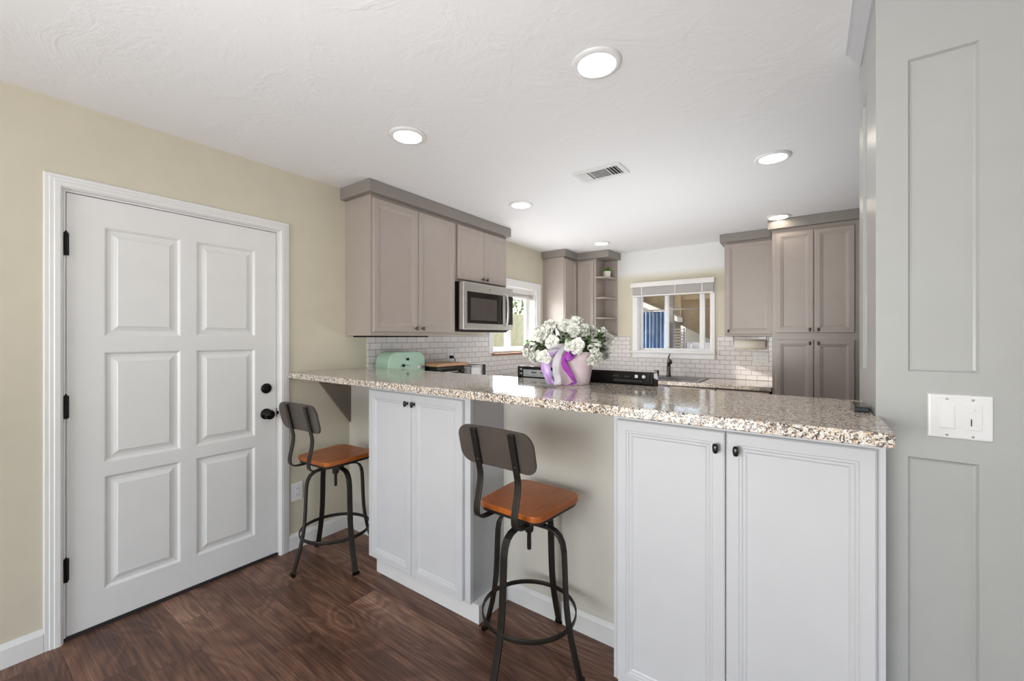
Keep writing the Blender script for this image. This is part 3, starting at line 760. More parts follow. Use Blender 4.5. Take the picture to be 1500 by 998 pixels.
# corner cabinet with open end shelves
c = thing('corner_cabinet', (-2.4, 4.8, 1.385), 'taupe L-shaped corner wall cabinet with open end shelves by the sink window', 'cabinet', 'taupe wall cabinets')
MB().prism([(WX+.001, 4.465), (-2.432, 4.465), (-2.432, 4.802), (-2.165, 4.802), (-2.165, BY-.001), (WX+.001, BY-.001)], 'z', 1.385, 2.352).build('body', M['cab_grey'], c, .001)
cab_door(c, TX(-2.432), 4.475, 4.780, 1.405, 2.332, M['cab_grey'], fr=.05, th=.018)
cab_door(c, TY(4.802), -2.410, -2.190, 1.405, 2.332, M['cab_grey'], (-2.208, 1.44), fr=.05, th=.018, km=M['bronze'])
MB().box(-2.1648, -2.000, BY-.014, BY-.001, 1.385, 2.352).build('shelf_back', M['cab_grey'], c)
def qshelf(z0, z1, r_=.165, ry=.298):
    pts = [(-2.1648, BY-.0142)]+[(-2.1648+r_*math.sin(a), BY-.0142-ry*math.cos(a)) for a in [PI/2*k/12 for k in range(13)]]
    pts = [(-2.1648, BY-.0142)]+[(-2.1648+r_*(math.sin(a)**.75 if a > 0 else 0), BY-.0142-ry*math.cos(a)**.75 if a < PI/2-1e-6 else BY-.0142) for a in [PI/2*k/12 for k in range(13)]]
    return MB().prism(pts, 'z', z0, z1)
SH = [1.385, 1.600, 1.850, 2.105]
for z in SH: qshelf(z, z+.018).build('shelf', M['cab_grey'], c, .001)
cr = MB().prism([(WX+.001, 4.425), (-2.392, 4.425), (-2.392, 4.765), (-1.985, 4.765), (-1.955, BY-.001), (WX+.001, BY-.001)], 'z', 2.353, CZ-.001).build('cabinet_crown', M['crown_grey'], bevel=.002)
tag(cr, 'stepped grey crown board over the corner cabinet and its end shelves', 'crown moulding', 'cabinet crowns')

# right hand uppers on back wall
tf = TY(4.802)
c = thing('upper_cabinet', (-.5, 4.95, 1.385), 'taupe single-door wall cabinet right of the sink window, above the paper towels', 'cabinet', 'taupe wall cabinets')
frame_box(MB(), tf, -.725, -.286, 1.385, 2.352, .297).build('body', M['cab_grey'], c, .001)
cab_door(c, tf, -.712, -.300, 1.405, 2.332, M['cab_grey'], (-.685, 1.438), km=M['bronze'])
cr = MB().box(-.765, -.2865, 4.762, BY-.001, 2.353, CZ-.001).build('cabinet_crown', M['crown_grey'], bevel=.002)
tag(cr, 'short grey crown board over the single-door wall cabinet', 'crown moulding', 'cabinet crowns')
tf = TY(4.480)
c = thing('pantry_cabinet', (.03, 4.78, 0), 'floor-to-ceiling taupe four-door pantry cabinet on the back wall', 'cabinet')
frame_box(MB(), tf, -.284, .345, .0, 2.352, .619).build('body', M['cab_grey'], c, .001)
for a0, a1, ka in ((-.255, .022, -.004), (.030, .300, .056)):
    cab_door(c, tf, a0, a1, 1.412, 2.312, M['cab_grey'], (ka, 1.440), km=M['bronze'])
    cab_door(c, tf, a0, a1, .11, 1.352, M['cab_grey'], (ka, 1.322), km=M['bronze'])
cr = MB().prism([(-.315, 4.435), (.350, 4.435), (.350, BY-.001), (-.2855, BY-.001), (-.2855, 4.760), (-.315, 4.760)], 'z', 2.353, CZ-.001).build('cabinet_crown', M['crown_grey'], bevel=.002)
tag(cr, 'grey crown board over the tall pantry cabinet', 'crown moulding', 'cabinet crowns')

# refrigerator next to the pantry (a dark sliver shows beside the partition)
o = thing('refrigerator', (.81, 4.75, 0), 'dark refrigerator beside the pantry, mostly behind the partition', 'refrigerator')
MB().box(.362, 1.26, 4.44, 5.08, .02, 1.78).build('case', M['plateblack'], o, .004)
for a0, a1, hx in ((.364, .808, .775), (.814, 1.258, .847)):
    d = MB().box(a0, a1, 4.375, 4.438, .64, 1.775).build('door', M['glossblack'], o, .006)
    MB().tube([(hx, 4.375, .85), (hx, 4.325, .87), (hx, 4.325, 1.55), (hx, 4.375, 1.57)], .011, 10).build('handle', M['steel'], d)
d = MB().box(.364, 1.258, 4.375, 4.438, .05, .63).build('drawer', M['glossblack'], o, .006)
MB().tube([(.45, 4.375, .55), (.47, 4.325, .55), (1.15, 4.325, .55), (1.17, 4.375, .55)], .011, 10).build('handle', M['steel'], d)

# ------------------------------------------------------------------ kitchen base units and worktop
def base_run(label, tf, a0, a1, n, dep):
    c = thing('base_cabinet', tf((a0+a1)/2, -dep/2, 0), label, 'cabinet', 'taupe base cabinets in the kitchen')
    b = MB()
    def slab(p0, p1, d0, d1, q0, q1):
        b.add([tf(a, d, z) for d in (d0, d1) for a, z in ((p0, q0), (p1, q0), (p1, q1), (p0, q1))], [(0, 1, 2, 3), (4, 5, 6, 7), (0, 1, 5, 4), (1, 2, 6, 5), (2, 3, 7, 6), (3, 0, 4, 7)])
    slab(a0, a1, 0, -.018, .10, .878); slab(a0, a0+.018, -.018, -dep, .10, .878); slab(a1-.018, a1, -.018, -dep, .10, .878); slab(a0+.018, a1-.018, -.018, -dep, .10, .118); slab(a0+.018, a1-.018, -dep+.01, -dep, .118, .70)
    b.build('body', M['cab_grey'], c)
    v = MB(); v.add([tf(a, d, z) for d in (-.06, -dep) for a, z in ((a0, 0), (a1, 0), (a1, .0998), (a0, .0998))], [(0, 1, 2, 3), (4, 5, 6, 7), (0, 1, 5, 4), (1, 2, 6, 5), (2, 3, 7, 6), (3, 0, 4, 7)]); v.build('plinth', M['crown_grey'], c)
    wd = (a1-a0)/n
    for i in range(n):
        cab_door(c, tf, a0+i*wd+.006, a0+(i+1)*wd-.006, .115, .865, M['cab_grey'], (a0+(i+(.88 if i % 2 == 0 else .12))*wd, .83), km=M['bronze'])
base_run('taupe base cabinets along the side wall under the microwave', TX(-2.14), 1.99, 4.49, 5, .585)
base_run('taupe base cabinets along the back wall under the sink', TY(4.500), -2.10, -.30, 4, .59)
poly = [(WX+.009, 1.9475), (-2.10, 1.9475), (-2.10, 4.46), (-.288, 4.46), (-.288, BY-.0085), (WX+.009, BY-.0085)]
# sink cut-out is made by splitting the back run round it
SX0, SX1, SY0, SY1 = -1.66, -.955, 4.535, 4.90
b = MB(); zt0, zt1 = .8785, .915
b.box(WX+.009, -2.10, 1.9475, BY-.0085, zt0, zt1)
b.box(-2.10, SX0, 4.46, BY-.0085, zt0, zt1).box(SX1, -.288, 4.46, BY-.0085, zt0, zt1)
b.box(SX0, SX1, 4.46, SY0, zt0, zt1).box(SX0, SX1, SY1, BY-.0085, zt0, zt1)
wt = b.build('worktop', M['granite']); tag(wt, 'speckled granite L-shaped worktop along the kitchen walls around the sink', 'countertop')
# sink
o = thing('kitchen_sink', (-1.3, 4.72, .72), 'grey drop-in sink with flat rim below the back window', 'sink')
b = MB()
R_ = [(SX0-.03, SX1+.045, SY0-.03, SY1+.12), (SX0-.03, SX1+.045, SY0-.03, SY1+.12), (SX0+.015, SX1-.015, SY0+.015, SY1-.015), (SX0+.03, SX1-.03, SY0+.03, SY1-.03)]
zz = [.9155, .923, .921, .74]
v = []
for (a, c_, e, g), z in zip(R_, zz): v += [(a, e, z), (c_, e, z), (c_, g, z), (a, g, z)]
f = [(12, 13, 14, 15)]
for i in range(3):
    for k in range(4): f.append((4*i+k, 4*i+(k+1) % 4, 4*i+4+(k+1) % 4, 4*i+4+k))
b.add(v, f); b.build('basin', M['sink'], o, .003)
MB().lathe([(0, 0), (.04, 0), (.042, .003), (0, .004)], (-1.3, 4.70, .741), 24).build('drain', M['steel'], o)
# faucet
o = thing('kitchen_faucet', (-1.332, 4.965, .923), 'dark bronze single-handle faucet with arched spout behind the sink', 'faucet')
MB().lathe([(0, 0), (.031, 0), (.031, .006), (.024, .012), (.023, .06), (.021, .11), (.019, .15), (0, .152)], (-1.332, 4.965, .923), 20).build('body', M['bronze'], o)
MB().tube([(-1.332, 4.965, 1.03), (-1.325, 4.950, 1.075), (-1.315, 4.925, 1.100), (-1.300, 4.885, 1.112), (-1.285, 4.845, 1.104), (-1.278, 4.825, 1.085)], [.019, .019, .018, .019, .021, .022], 14).build('spout', M['bronze'], o)
MB().tube([(-1.334, 4.967, 1.07), (-1.337, 4.968, 1.10), (-1.334, 4.966, 1.13), (-1.325, 4.960, 1.16), (-1.315, 4.955, 1.185)], [.018, .015, .011, .008, .006], 12).build('handle', M['bronze'], o)
o = thing('soap_dispenser', (-1.455, 4.965, .923), 'small dark bronze soap dispenser left of the faucet', 'soap dispenser')
MB().lathe([(0, 0), (.018, 0), (.018, .005), (.012, .010), (.011, .045), (.014, .048), (.014, .062), (0, .064)], (-1.455, 4.965, .923), 16).build('body', M['bronze'], o)
MB().tube([(-1.455, 4.965, .978), (-1.47, 4.945, .982), (-1.485, 4.925, .975)], [.008, .007, .005], 8).build('nozzle', M['bronze'], o)

# paper towel
o = thing('paper_towel_holder', (-.51, 4.94, 1.25), 'roll of white paper towel hanging under the single-door wall cabinet', 'paper towel')
MB().lathe([(.018, 0), (.052, 0), (.052, .279), (.018, .279)], (-.650, 4.955, 1.298), 32, 'x', closed=True).build('paper_roll', M['paper'], o)
MB().tube([(-.660, 4.955, 1.384), (-.660, 4.955, 1.298), (-.362, 4.955, 1.298), (-.362, 4.955, 1.384)], .004, 8).build('wire_holder', M['black'], o)

# ------------------------------------------------------------------ range behind the bar
o = thing('range_stove', (-.993, 2.3, 0), 'black range whose back panel shows behind the bar top and flowers', 'stove')
rx0, rx1 = -1.386, -.602
MB().box(rx0+.01, rx1-.01, 2.02, 2.60, .02, .905).build('case', M['plateblack'], o, .003)
MB().box(rx0, rx1, 2.02, 2.625, .906, .921).build('cooktop', M['blackglass'], o, .003)
bgd = MB().prism([(1.985, .95), (2.065, .95), (2.065, 1.165), (2.045, 1.205), (1.985, 1.208)], 'x', rx0, rx1).build('backguard', M['glossblack'], o, .005)
MB().box(rx0+.045, -1.02, 1.981, 1.9848, 1.150, 1.190).build('reflection_plate', M['galv_reflection'], bgd)  # pale plate paints in a bright reflection on the black backguard
b = MB()
for a in (rx0+.10, rx0+.16, -1.10): b.box(a, a+.035, 1.9795, 1.9809, 1.172, 1.178)
for a in (rx0+.20, -1.12): b.box(a, a+.05, 1.9795, 1.9809, 1.152, 1.160)
b.build('vent_slots', M['slot'], bgd)
b = MB()
for a in (-.80, -.745): b.box(a, a+.028, 1.981, 1.9848, 1.180, 1.186)
b.box(-.80, -.655, 1.981, 1.9848, 1.158, 1.166)
b.build('vent_slots', M['slot'], bgd)
b = MB().box(-.690, -.676, 1.981, 1.9848, 1.178, 1.192).lathe([(0, 0), (.009, 0), (.008, -.004), (0, -.005)], (-.648, 1.985, 1.184), 16, 'y')
b.build('rating_labels', M['plastic'], bgd)
for a in (rx0+.012, rx0+.036, rx1-.022): MB().box(a, a+.008, 1.978, 1.9848, 1.10, 1.205).build('corner_bracket', M['glossblack'], bgd, .001)
for z in (1.165, 1.190): MB().lathe([(0, 0), (.008, 0), (.006, -.004), (0, -.005)], (rx0+.027, 1.985, z), 14, 'y').build('screw', M['galv_reflection'], bgd)
dd = MB().box(rx0+.012, rx1-.012, 2.602, 2.635, .28, .78).build('oven_door', M['glossblack'], o, .004)
MB().tube([(rx0+.08, 2.635, .73), (rx0+.08, 2.68, .73), (rx1-.08, 2.68, .73), (rx1-.08, 2.635, .73)], .011, 10).build('handle', M['steel'], dd)
for k, (bx, by) in enumerate(((-1.18, 2.2), (-.80, 2.2), (-1.18, 2.47), (-.80, 2.47))):
    MB().lathe([(.070, .0), (.085, .0), (.085, .0015), (.070, .0015)], (bx, by, .9215), 32, closed=True).build('burner_ring', M['galv_reflection'], o)
# low kitchen-side cabinets beside the range
base_run('taupe base cabinet backing onto the bar right of the range', TYp(2.52), -.595, .15, 2, .60)
base_run('taupe base cabinet backing onto the bar left of the range', TYp(2.52), -2.08, -1.395, 2, .60)
wtr = MB().box(-.597, .1525, 1.9475, 2.56, .8785, .915).build('worktop', M['granite']); tag(wtr, 'granite worktop hidden behind the bar right of the range', 'countertop')
wtl = MB().box(-2.098, -1.392, 1.9475, 2.56, .8785, .915).build('worktop', M['granite']); tag(wtl, 'granite worktop hidden behind the bar left of the range', 'countertop')

# ------------------------------------------------------------------ items on the side worktop
# mint bread box
o = thing('bread_box', (-2.60, 2.14, .915), 'mint green domed bread box with black knobs on the side worktop', 'bread box')
b = MB(); pts = []; yy0, yy1, zb_, zt_ = 1.962, 2.325, .921, 1.262
for k in range(9): a_ = PI-PI/2*k/8; pts.append((yy0+.075+.075*math.cos(a_), zt_-.095+.095*math.sin(a_)))
for k in range(9): a_ = PI/2-PI/2*k/8; pts.append((yy1-.075+.075*math.cos(a_), zt_-.095+.095*math.sin(a_)))
pts = [(yy0, zb_)]+pts+[(yy1, zb_)]
b.prism(pts, 'x', WX+.035, -2.530).build('body', M['mint'], o, .012, seg=4)
MB().lathe([(0, 0), (.006, 0), (.006, .006), (.010, .008), (.010, .016), (0, .018)], (-2.531, 2.135, 1.205), 16, 'x').build('knob', M['black'], o)
lv = MB().lathe([(0, 0), (.006, 0), (.006, .006), (.011, .008), (.011, .018), (0, .020)], (-2.531, 2.095, 1.158), 16, 'x').box(-2.5305, -2.528, 2.10, 2.17, 1.156, 1.1585)
lv.build('latch_knob', M['black'], o)
for yk in (yy0+.03, yy1-.03):
    for xk in (-2.67, -2.555): MB().lathe([(0, 0), (.012, 0), (.012, .0061), (0, .0061)], (xk, yk, .915), 12).build('foot', M['steel'], o)
MB().box(-2.5298, -2.5275, yy1-.085, yy1-.012, 1.125, 1.150).build('chrome_badge', M['steel'], o, .001)
# toaster oven with board
o = thing('toaster_oven', (-2.53, 2.55, .915), 'black toaster oven on the side worktop under the wooden board', 'toaster oven')
MB().box(WX+.05, -2.42, 2.345, 2.665, .925, 1.135).build('case', M['plateblack'], o, .006)
d = MB().box(-2.4198, -2.412, 2.355, 2.58, .94, 1.11).build('glass_door', M['blackglass'], o, .002)
MB().tube([(-2.412, 2.38, 1.09), (-2.392, 2.38, 1.09), (-2.392, 2.555, 1.09), (-2.412, 2.555, 1.09)], .005, 8).build('handle', M['steel'], d)
for z in (1.09, 1.03, .97): MB().lathe([(0, 0), (.014, 0), (.012, .014), (0, .015)], (-2.4198, 2.622, z), 16, 'x').build('knob', M['gunmetal'], o)
for yk in (2.37, 2.64):
    for xk in (-2.65, -2.45): MB().lathe([(0, 0), (.010, 0), (.010, .0101), (0, .0101)], (xk, yk, .915), 10).build('foot', M['black'], o)
cb = MB().box(WX+.03, -2.405, 2.340, 2.700, 1.1355, 1.158).build('cutting_board', M['cuttingboard'], bevel=.004)
tag(cb, 'wooden cutting board lying on top of the black toaster oven', 'cutting board')
# steel rack with white box
o = thing('dish_rack', (-2.5, 2.78, .915), 'low steel rack holding a white tray beside the toaster oven', 'rack')
b = MB()
for yk in (2.69, 2.86):
    b.box(-2.65, -2.641, yk, yk+.009, .915, 1.132).box(-2.369, -2.36, yk, yk+.009, .915, 1.132)
b.box(-2.65, -2.36, 2.69, 2.699, 1.118, 1.130).box(-2.65, -2.36, 2.86, 2.869, 1.118, 1.130).box(-2.65, -2.641, 2.69, 2.869, 1.118, 1.130).box(-2.369, -2.36, 2.69, 2.869, 1.1185, 1.130)
b.build('frame', M['steel'], o)
MB().box(-2.638, -2.372, 2.702, 2.857, .916, 1.112).build('tray', M['plastic'], o, .004)
MB().box(-2.3598, -2.350, 2.842, 2.872, 1.04, 1.134).build('corner_cap', M['gunmetal'], o, .001)
cd = MB().tube([(WX+.022, 2.80, 1.19), (WX+.05, 2.80, 1.195), (WX+.07, 2.805, 1.17), (WX+.07, 2.80, 1.10), (WX+.045, 2.76, 1.00), (WX+.05, 2.70, .922)], .004, 8)
cd.box(WX+.018, WX+.040, 2.785, 2.815, 1.178, 1.204)
cdo = cd.build('power_cord', M['black']); tag(cdo, 'black power cord and plug hanging from the tile wall outlet', 'cord')

# plant on the side window sill
def leaf_mesh(b, base, d, up, L, W_, bend=.3, n=6):
    d = Vector(d).normalized(); up = Vector(up); side = d.cross(up).normalized(); nrm = side.cross(d).normalized(); v = []; f = []
    for i in range(n+1):
        u = i/n; wd = W_*math.sin(PI*min(.98, u*.93+.05))**.8
        c_ = Vector(base)+d*L*u*(1-bend*.2*u)-nrm*(-.25*math.sin(u*PI*.6)+bend*u*u)*L
        v += [c_-side*wd/2, c_-nrm*wd*.08, c_+side*wd/2]
    for i in range(n):
        k = 3*i; f += [(k, k+1, k+4, k+3), (k+1, k+2, k+5, k+4)]
    b.add(v, f, True)
o = thing('potted_plant', (-2.700, 4.07, 1.2033), 'green leafy plant in a white pot on the brown sill of the side window', 'plant')
px, py, pz = -2.692, 4.06, 1.2035
MB().lathe([(0, 0), (.030, 0), (.034, .010), (.044, .075), (.045, .085), (.041, .085), (.040, .075), (0, .070)], (px, py, pz), 24).build('pot', M['terrawhite'], o)
b = MB()
for k, (dy, dx, L) in enumerate(((-1.0, .35, .16), (-.8, .7, .12), (.7, .4, .12), (-.3, .9, .10), (.3, .7, .12))):
    leaf_mesh(b, (px, py, pz+.075), (dx, dy, .9), (0, 0, 1), L, .055, .55)
b.build('leaves', M['leaf2'], o, solid=.0012)
# plant on the corner shelf
px, py, pz = -2.072, 4.985, SH[3]+.0182
o = thing('potted_plant', (px, py, pz), 'tiny green plant in a square white pot on the top corner shelf', 'plant')
px, py = -2.085, 4.955
b = MB().lathe([(0, 0), (.046, 0), (.052, .080), (.046, .080), (.044, .070), (0, .068)], (px, py, pz), 4, smooth=False)
pt = b.build('pot', M['terrawhite'], o, .004)
b = MB()
for k in range(60):
    a_ = random.uniform(0, 2*PI); r_ = random.uniform(0, .03)
    leaf_mesh(b, (px+r_*math.cos(a_), py+r_*math.sin(a_), pz+.068), (math.cos(a_)*random.uniform(.1, .8), math.sin(a_)*random.uniform(.1, .8), 1), (math.sin(a_), -math.cos(a_), .1), random.uniform(.04, .085), .012, .2, 3)
b.build('leaves', M['leaf2'], o, solid=.0008)

# phone on the bar
o = thing('mobile_phone', (.131, 1.70, 1.1475), 'small black phone lying on the right end of the bar against the partition', 'phone')
MB().box(.108, .146, 1.640, 1.770, 1.1475, 1.162).build('case', M['plateblack'], o, .003)
MB().box(.112, .142, 1.646, 1.764, 1.1621, 1.1628).build('screen', M['blackglass'], o)

# ------------------------------------------------------------------ flower pot on the bar
fx, fy, fz = -.944, 1.828, 1.1472
o = thing('flower_arrangement', (fx, fy, fz), 'white azaleas in a pink pot with purple and lilac ribbons on the bar', 'flowers')
b = MB(); prof = [(0, 0), (.076, 0), (.080, .004), (.090, .060), (.100, .120), (.106, .158), (.101, .158), (.096, .145), (0, .140)]
b.lathe(prof, (fx, fy, fz), 40); b.build('pot', M['pinkpot'], o)
# foliage
ccx, ccy, ccz = -.975, 1.835, 1.335
b = MB()
for k in range(330):
    u = random.uniform(-1, 1); a_ = random.uniform(0, 2*PI); q = math.sqrt(1-u*u)
    n_v = Vector((q*math.cos(a_), q*math.sin(a_)*.85, u*.8+.1))
    if n_v.z < -.42: n_v.z *= .4
    rr_ = random.uniform(.55, .88)
    p = Vector((ccx, ccy, ccz))+Vector((n_v.x*.225, n_v.y*.150, n_v.z*.110))*rr_
    leaf_mesh(b, p, n_v+Vector((random.uniform(-.6, .6), random.uniform(-.6, .6), random.uniform(-.5, .5))), (random.uniform(-1, 1), random.uniform(-1, 1), 1), random.uniform(.025, .045), random.uniform(.012, .020), .3, 4)
# front tuft of bright leaves over the pot
b2 = MB()
for k in range(70):
    a_ = random.uniform(-2.6, -.5); p = Vector((fx-.01+random.uniform(-.03, .05), fy-.085, fz+.165+random.uniform(-.005, .055)))
    leaf_mesh(b2, p, (random.uniform(-1, 1), -random.uniform(.3, 1), random.uniform(-.7, .6)), (0, 0, 1), random.uniform(.025, .04), .013, .35, 4)
# twiggy stems
for k in range(26):
    a_ = random.uniform(0, 2*PI); e = Vector((ccx+.19*math.cos(a_), ccy+.13*math.sin(a_), ccz+random.uniform(-.05, .07)))
    m1 = (Vector((fx, fy, fz+.15))+e)/2+Vector((0, 0, .03)); b.tube([(fx+.03*math.cos(a_), fy+.03*math.sin(a_), fz+.139), m1, e], [.003, .0025, .0015], 5)
b.build('foliage', M['leaf'], o)
b2.build('foliage', M['leaf2'], o)
# blossoms: ruffled, several layered petals
def blossom_mesh(seed):
    rnd = random.Random(seed); b = MB()
    for layer, (n, L, W_, el) in enumerate(((5, .040, .031, .0), (5, .034, .028, .38), (4, .024, .018, .8), (2, .015, .010, 1.2))):
        off = rnd.uniform(0, PI)
        for k in range(n):
            a_ = off+2*PI*k/n+rnd.uniform(-.3, .3); L = L*rnd.uniform(.85, 1.12); d = Vector((math.cos(a_)*math.cos(el), math.sin(a_)*math.cos(el), math.sin(el))); sd = Vector((-math.sin(a_), math.cos(a_), 0)); nr = sd.cross(d)*-1
            v = []; f = []; NU, NV = 4, 5; ph = rnd.uniform(0, 6)
            for i in range(NU+1):
                u = i/NU; wd = W_*(.25+.95*math.sin(PI*.5*min(1, u*1.25)))*(1 if u < .8 else .62)
                for j in range(NV+1):
                    t_ = -1+2*j/NV
                    ruf = .0062*u*math.sin(6.5*t_+ph+u*3)
                    v.append(d*L*(u-.12*u*t_*t_)+sd*wd*.5*t_+nr*(-.16*L*u*u+ruf+.15*W_*t_*t_*u))
            for i in range(NU):
                for j in range(NV): q = i*(NV+1)+j; f.append((q, q+1, q+NV+2, q+NV+1))
            b.add(v, f, True)
    me = bpy.data.meshes.new('blossom'); me.from_pydata([tuple(p) for p in b.v], [], b.f)
    for p in me.polygons: p.use_smooth = True
    me.materials.append(M['petal']); return me
BM_ = [blossom_mesh(s) for s in range(5)]
# clusters of blossoms placed over the front of the dome (world offsets in metres from the dome centre)
rt = Vector((math.cos(math.atan(437/609)), math.sin(math.atan(437/609)), 0)); fw = Vector((-rt.y, rt.x, 0))
clusters = [(-.165, -.03, -.055, 3), (-.150, -.06, .055, 5), (-.125, -.11, -.065, 6), (-.105, -.06, .085, 5), (-.085, -.11, .015, 4), (-.025, -.06, .110, 6), (.010, -.09, .070, 4),
            (.035, -.06, .110, 5), (-.015, -.13, -.015, 3), (.030, -.14, .0, 4), (.070, -.10, .070, 4), (.105, -.04, .055, 4), (.120, -.11, -.010, 6), (.160, -.06, .050, 5), (.190, -.03, .015, 5), (.105, -.12, -.055, 4), (.185, .0, -.045, 3), (-.205, .0, -.035, 3),
            (-.10, .09, .06, 4), (.0, .11, .08, 5), (.10, .10, .04, 4), (-.15, .06, -.02, 3), (.15, .07, -.02, 3)]
nb = 0
for (a, d, z, k) in clusters:
    c_ = Vector((ccx, ccy, ccz))+rt*a+fw*d*.95+Vector((0, 0, z))
    out = (rt*a*1.0+fw*d*1.6+Vector((0, 0, z*.9+.02))).normalized()
    for i in range(k):
        rv = Vector((random.gauss(0, 1), random.gauss(0, 1), random.gauss(0, 1))).normalized()
        p = c_+rv*random.uniform(.012, .026); dirn = (out+rv*.7).normalized()
        ob = bpy.data.objects.new('blossom', BM_[nb % 5]); COL.objects.link(ob); ob.parent = o
        ob.location = p-Vector((fx, fy, fz)); q = dirn.to_track_quat('Z', 'Y'); ob.rotation_euler = q.to_euler(); s_ = random.uniform(.66, .98); ob.scale = (s_, s_, s_)
        nb += 1
# ribbons: ruled strips whose width turns about the hanging line
def RP(a, d, z): return Vector((fx, fy, fz))+rt*(a-.014)+fw*d+Vector((0, 0, z+.006))
def ribbon(name, rows, wd, m, parent):
    """rows = [(a, d, z, turn in degrees, lean)]"""
    for _ in range(3):
        q = [rows[0]]
        for r0, r1 in zip(rows[:-1], rows[1:]):
            q += [tuple(x*.75+y*.25 for x, y in zip(r0, r1)), tuple(x*.25+y*.75 for x, y in zip(r0, r1))]
        q.append(rows[-1]); rows = q
    b = MB(); v = []
    for (a, d, z, tw, ln) in rows:
        t_ = math.radians(tw); wv = (rt*math.cos(t_)+fw*math.sin(t_)+Vector((0, 0, ln))).normalized()*wd/2
        p = RP(a, d, z); v += [p-wv, p-wv*.33, p+wv*.33, p+wv]
    f = []
    for i in range(len(rows)-1):
        for k in range(3): f.append((4*i+k, 4*i+k+1, 4*i+k+5, 4*i+k+4))
    b.add(v, f, True)
    return b.build(name, m, parent, solid=.0006)
ribbon('ribbon', [(-.010, -.098, .175, 10, .3), (-.028, -.118, .148, -20, .2), (-.048, -.128, .115, 40, .0), (-.036, -.122, .078, -15, .0), (-.012, -.118, .045, 10, -.2), (.004, -.122, .016, 35, -.3)], .034, M['purple'], o)
ribbon('ribbon', [(.004, -.122, .016, 35, -.1), (-.012, -.138, .004, 20, .0), (-.040, -.140, .002, 0, .0), (-.060, -.142, .003, -10, .0)], .032, M['purple'], o)
ribbon('ribbon', [(-.030, -.105, .150, 0, .5), (-.012, -.128, .162, -30, .6), (.014, -.126, .166, 20, .8), (.022, -.118, .148, 60, .5), (.004, -.110, .136, 30, .4), (-.030, -.106, .140, 0, .5)], .032, M['purple'], o)
ribbon('ribbon', [(-.030, -.105, .150, 0, .6), (-.034, -.130, .138, -20, .7), (-.016, -.136, .118, 15, .9), (.006, -.124, .128, 45, .7), (-.010, -.108, .146, 20, .5)], .030, M['purple'], o)
ribbon('ribbon', [(-.050, -.100, .172, 10, .2), (-.095, -.108, .156, -25, .1), (-.122, -.100, .118, 25, .0), (-.126, -.104, .070, -35, .0), (-.114, -.112, .030, 20, .0), (-.104, -.118, .004, 40, -.1)], .040, M['lilac'], o)
ribbon('ribbon', [(-.060, -.095, .168, 20, .1), (-.108, -.085, .140, 60, .0), (-.135, -.080, .095, 20, .0), (-.128, -.090, .045, -50, .0), (-.100, -.112, .006, -20, .2)], .034, M['lilac'], o)
ribbon('ribbon', [(-.040, -.100, .176, 0, .2), (-.066, -.125, .150, 30, .0), (-.084, -.132, .110, -20, .0), (-.082, -.130, .060, 25, .0), (-.074, -.134, .020, -25, .0), (-.078, -.136, .004, 0, .0)], .034, M['sheer'], o)
ribbon('ribbon', [(-.045, -.100, .172, 0, .6), (-.070, -.125, .182, -30, .7), (-.110, -.128, .178, 20, .9), (-.118, -.118, .160, 50, .8), (-.080, -.108, .158, 10, .6)], .034, M['sheer'], o)

# ------------------------------------------------------------------ blinds
def blind(name, label, tf, a0, a1, zt, zb, d0, d1):
    o = thing('window_blind', tf((a0+a1)/2, (d0+d1)/2, zb), label, 'blind', 'raised window blinds')
    def bx(n_, a, c_, e, g, p, q, m, bev=.001):
        b = MB(); v = [tf(x, d, z) for d in (p, q) for x, z in ((a, e), (c_, e), (c_, g), (a, g))]
        b.add(v, [(0, 1, 2, 3), (4, 5, 6, 7), (0, 1, 5, 4), (1, 2, 6, 5), (2, 3, 7, 6), (3, 0, 4, 7)]); return b.build(n_, m, o, bev)
    bx('valance', a0-.01, a1+.01, zt-.055, zt, d0, d1+.012, M['blind'])
    k = 0; z = zt-.060
    while z > zb+.022:
        bx('slat', a0, a1, z-.0035, z, d0+.004, d1, M['blind'], 0); z -= .0075
    bx('bottom_rail', a0, a1, zb, zb+.016, d0+.004, d1, M['blind'])
    for a in (a0+.12, (a0+a1)/2+.05, a1-.12): bx('ladder_tape', a, a+.008, zb, zt-.055, d1, d1+.0015, M['blind'], 0)
    return o
blind('window_blind', 'white slatted blind pulled up over the sink window', TY(BY-.019), -1.79, -.87, 2.035, 1.868, .0, .060)
blind('window_blind', 'white slatted blind pulled up over the side window', TX(WX-.075), 3.46, 4.27, 1.935, 1.825, .0, .055)

# ------------------------------------------------------------------ outside, seen through the windows
struct(MB().box(-14, 9, BY+.3, 16, -.1, -.02).box(-14, WX-.3, -4, BY+.3, -.1, -.02).build('ground_patio', M['ground']))
b = MB(); n = 60; v = []
for i in range(n+1):
    x = -2.55+.62*i/n; y = 7.05+.045*math.sin(i*1.05)+.02*math.sin(i*2.3)
    v += [(x, y, .12), (x, y+.01, 1.80-.0*i)]
b.add(v, [(2*i, 2*i+1, 2*i+3, 2*i+2) for i in range(n)], True)
cu = b.build('outdoor_curtain', M['curtain'], solid=.004); tag(cu, 'blue pleated curtain hanging outside behind the sink window', 'curtain')
rd = MB().tube([(-2.95, 7.05, 1.825), (-1.2, 7.05, 1.825)], .012, 8).tube([(-2.9, 7.05, -.02), (-2.9, 7.05, 1.83)], .02, 8).build('curtain_rod', M['greypost']); tag(rd, 'thin rod on a post carrying the blue outdoor curtain', 'curtain rod')
gp = MB().box(-1.96, -1.885, 7.3, 7.38, -.02, 2.6).build('patio_post', M['greypost'], bevel=.004); tag(gp, 'grey patio post outside the middle of the sink window', 'post')
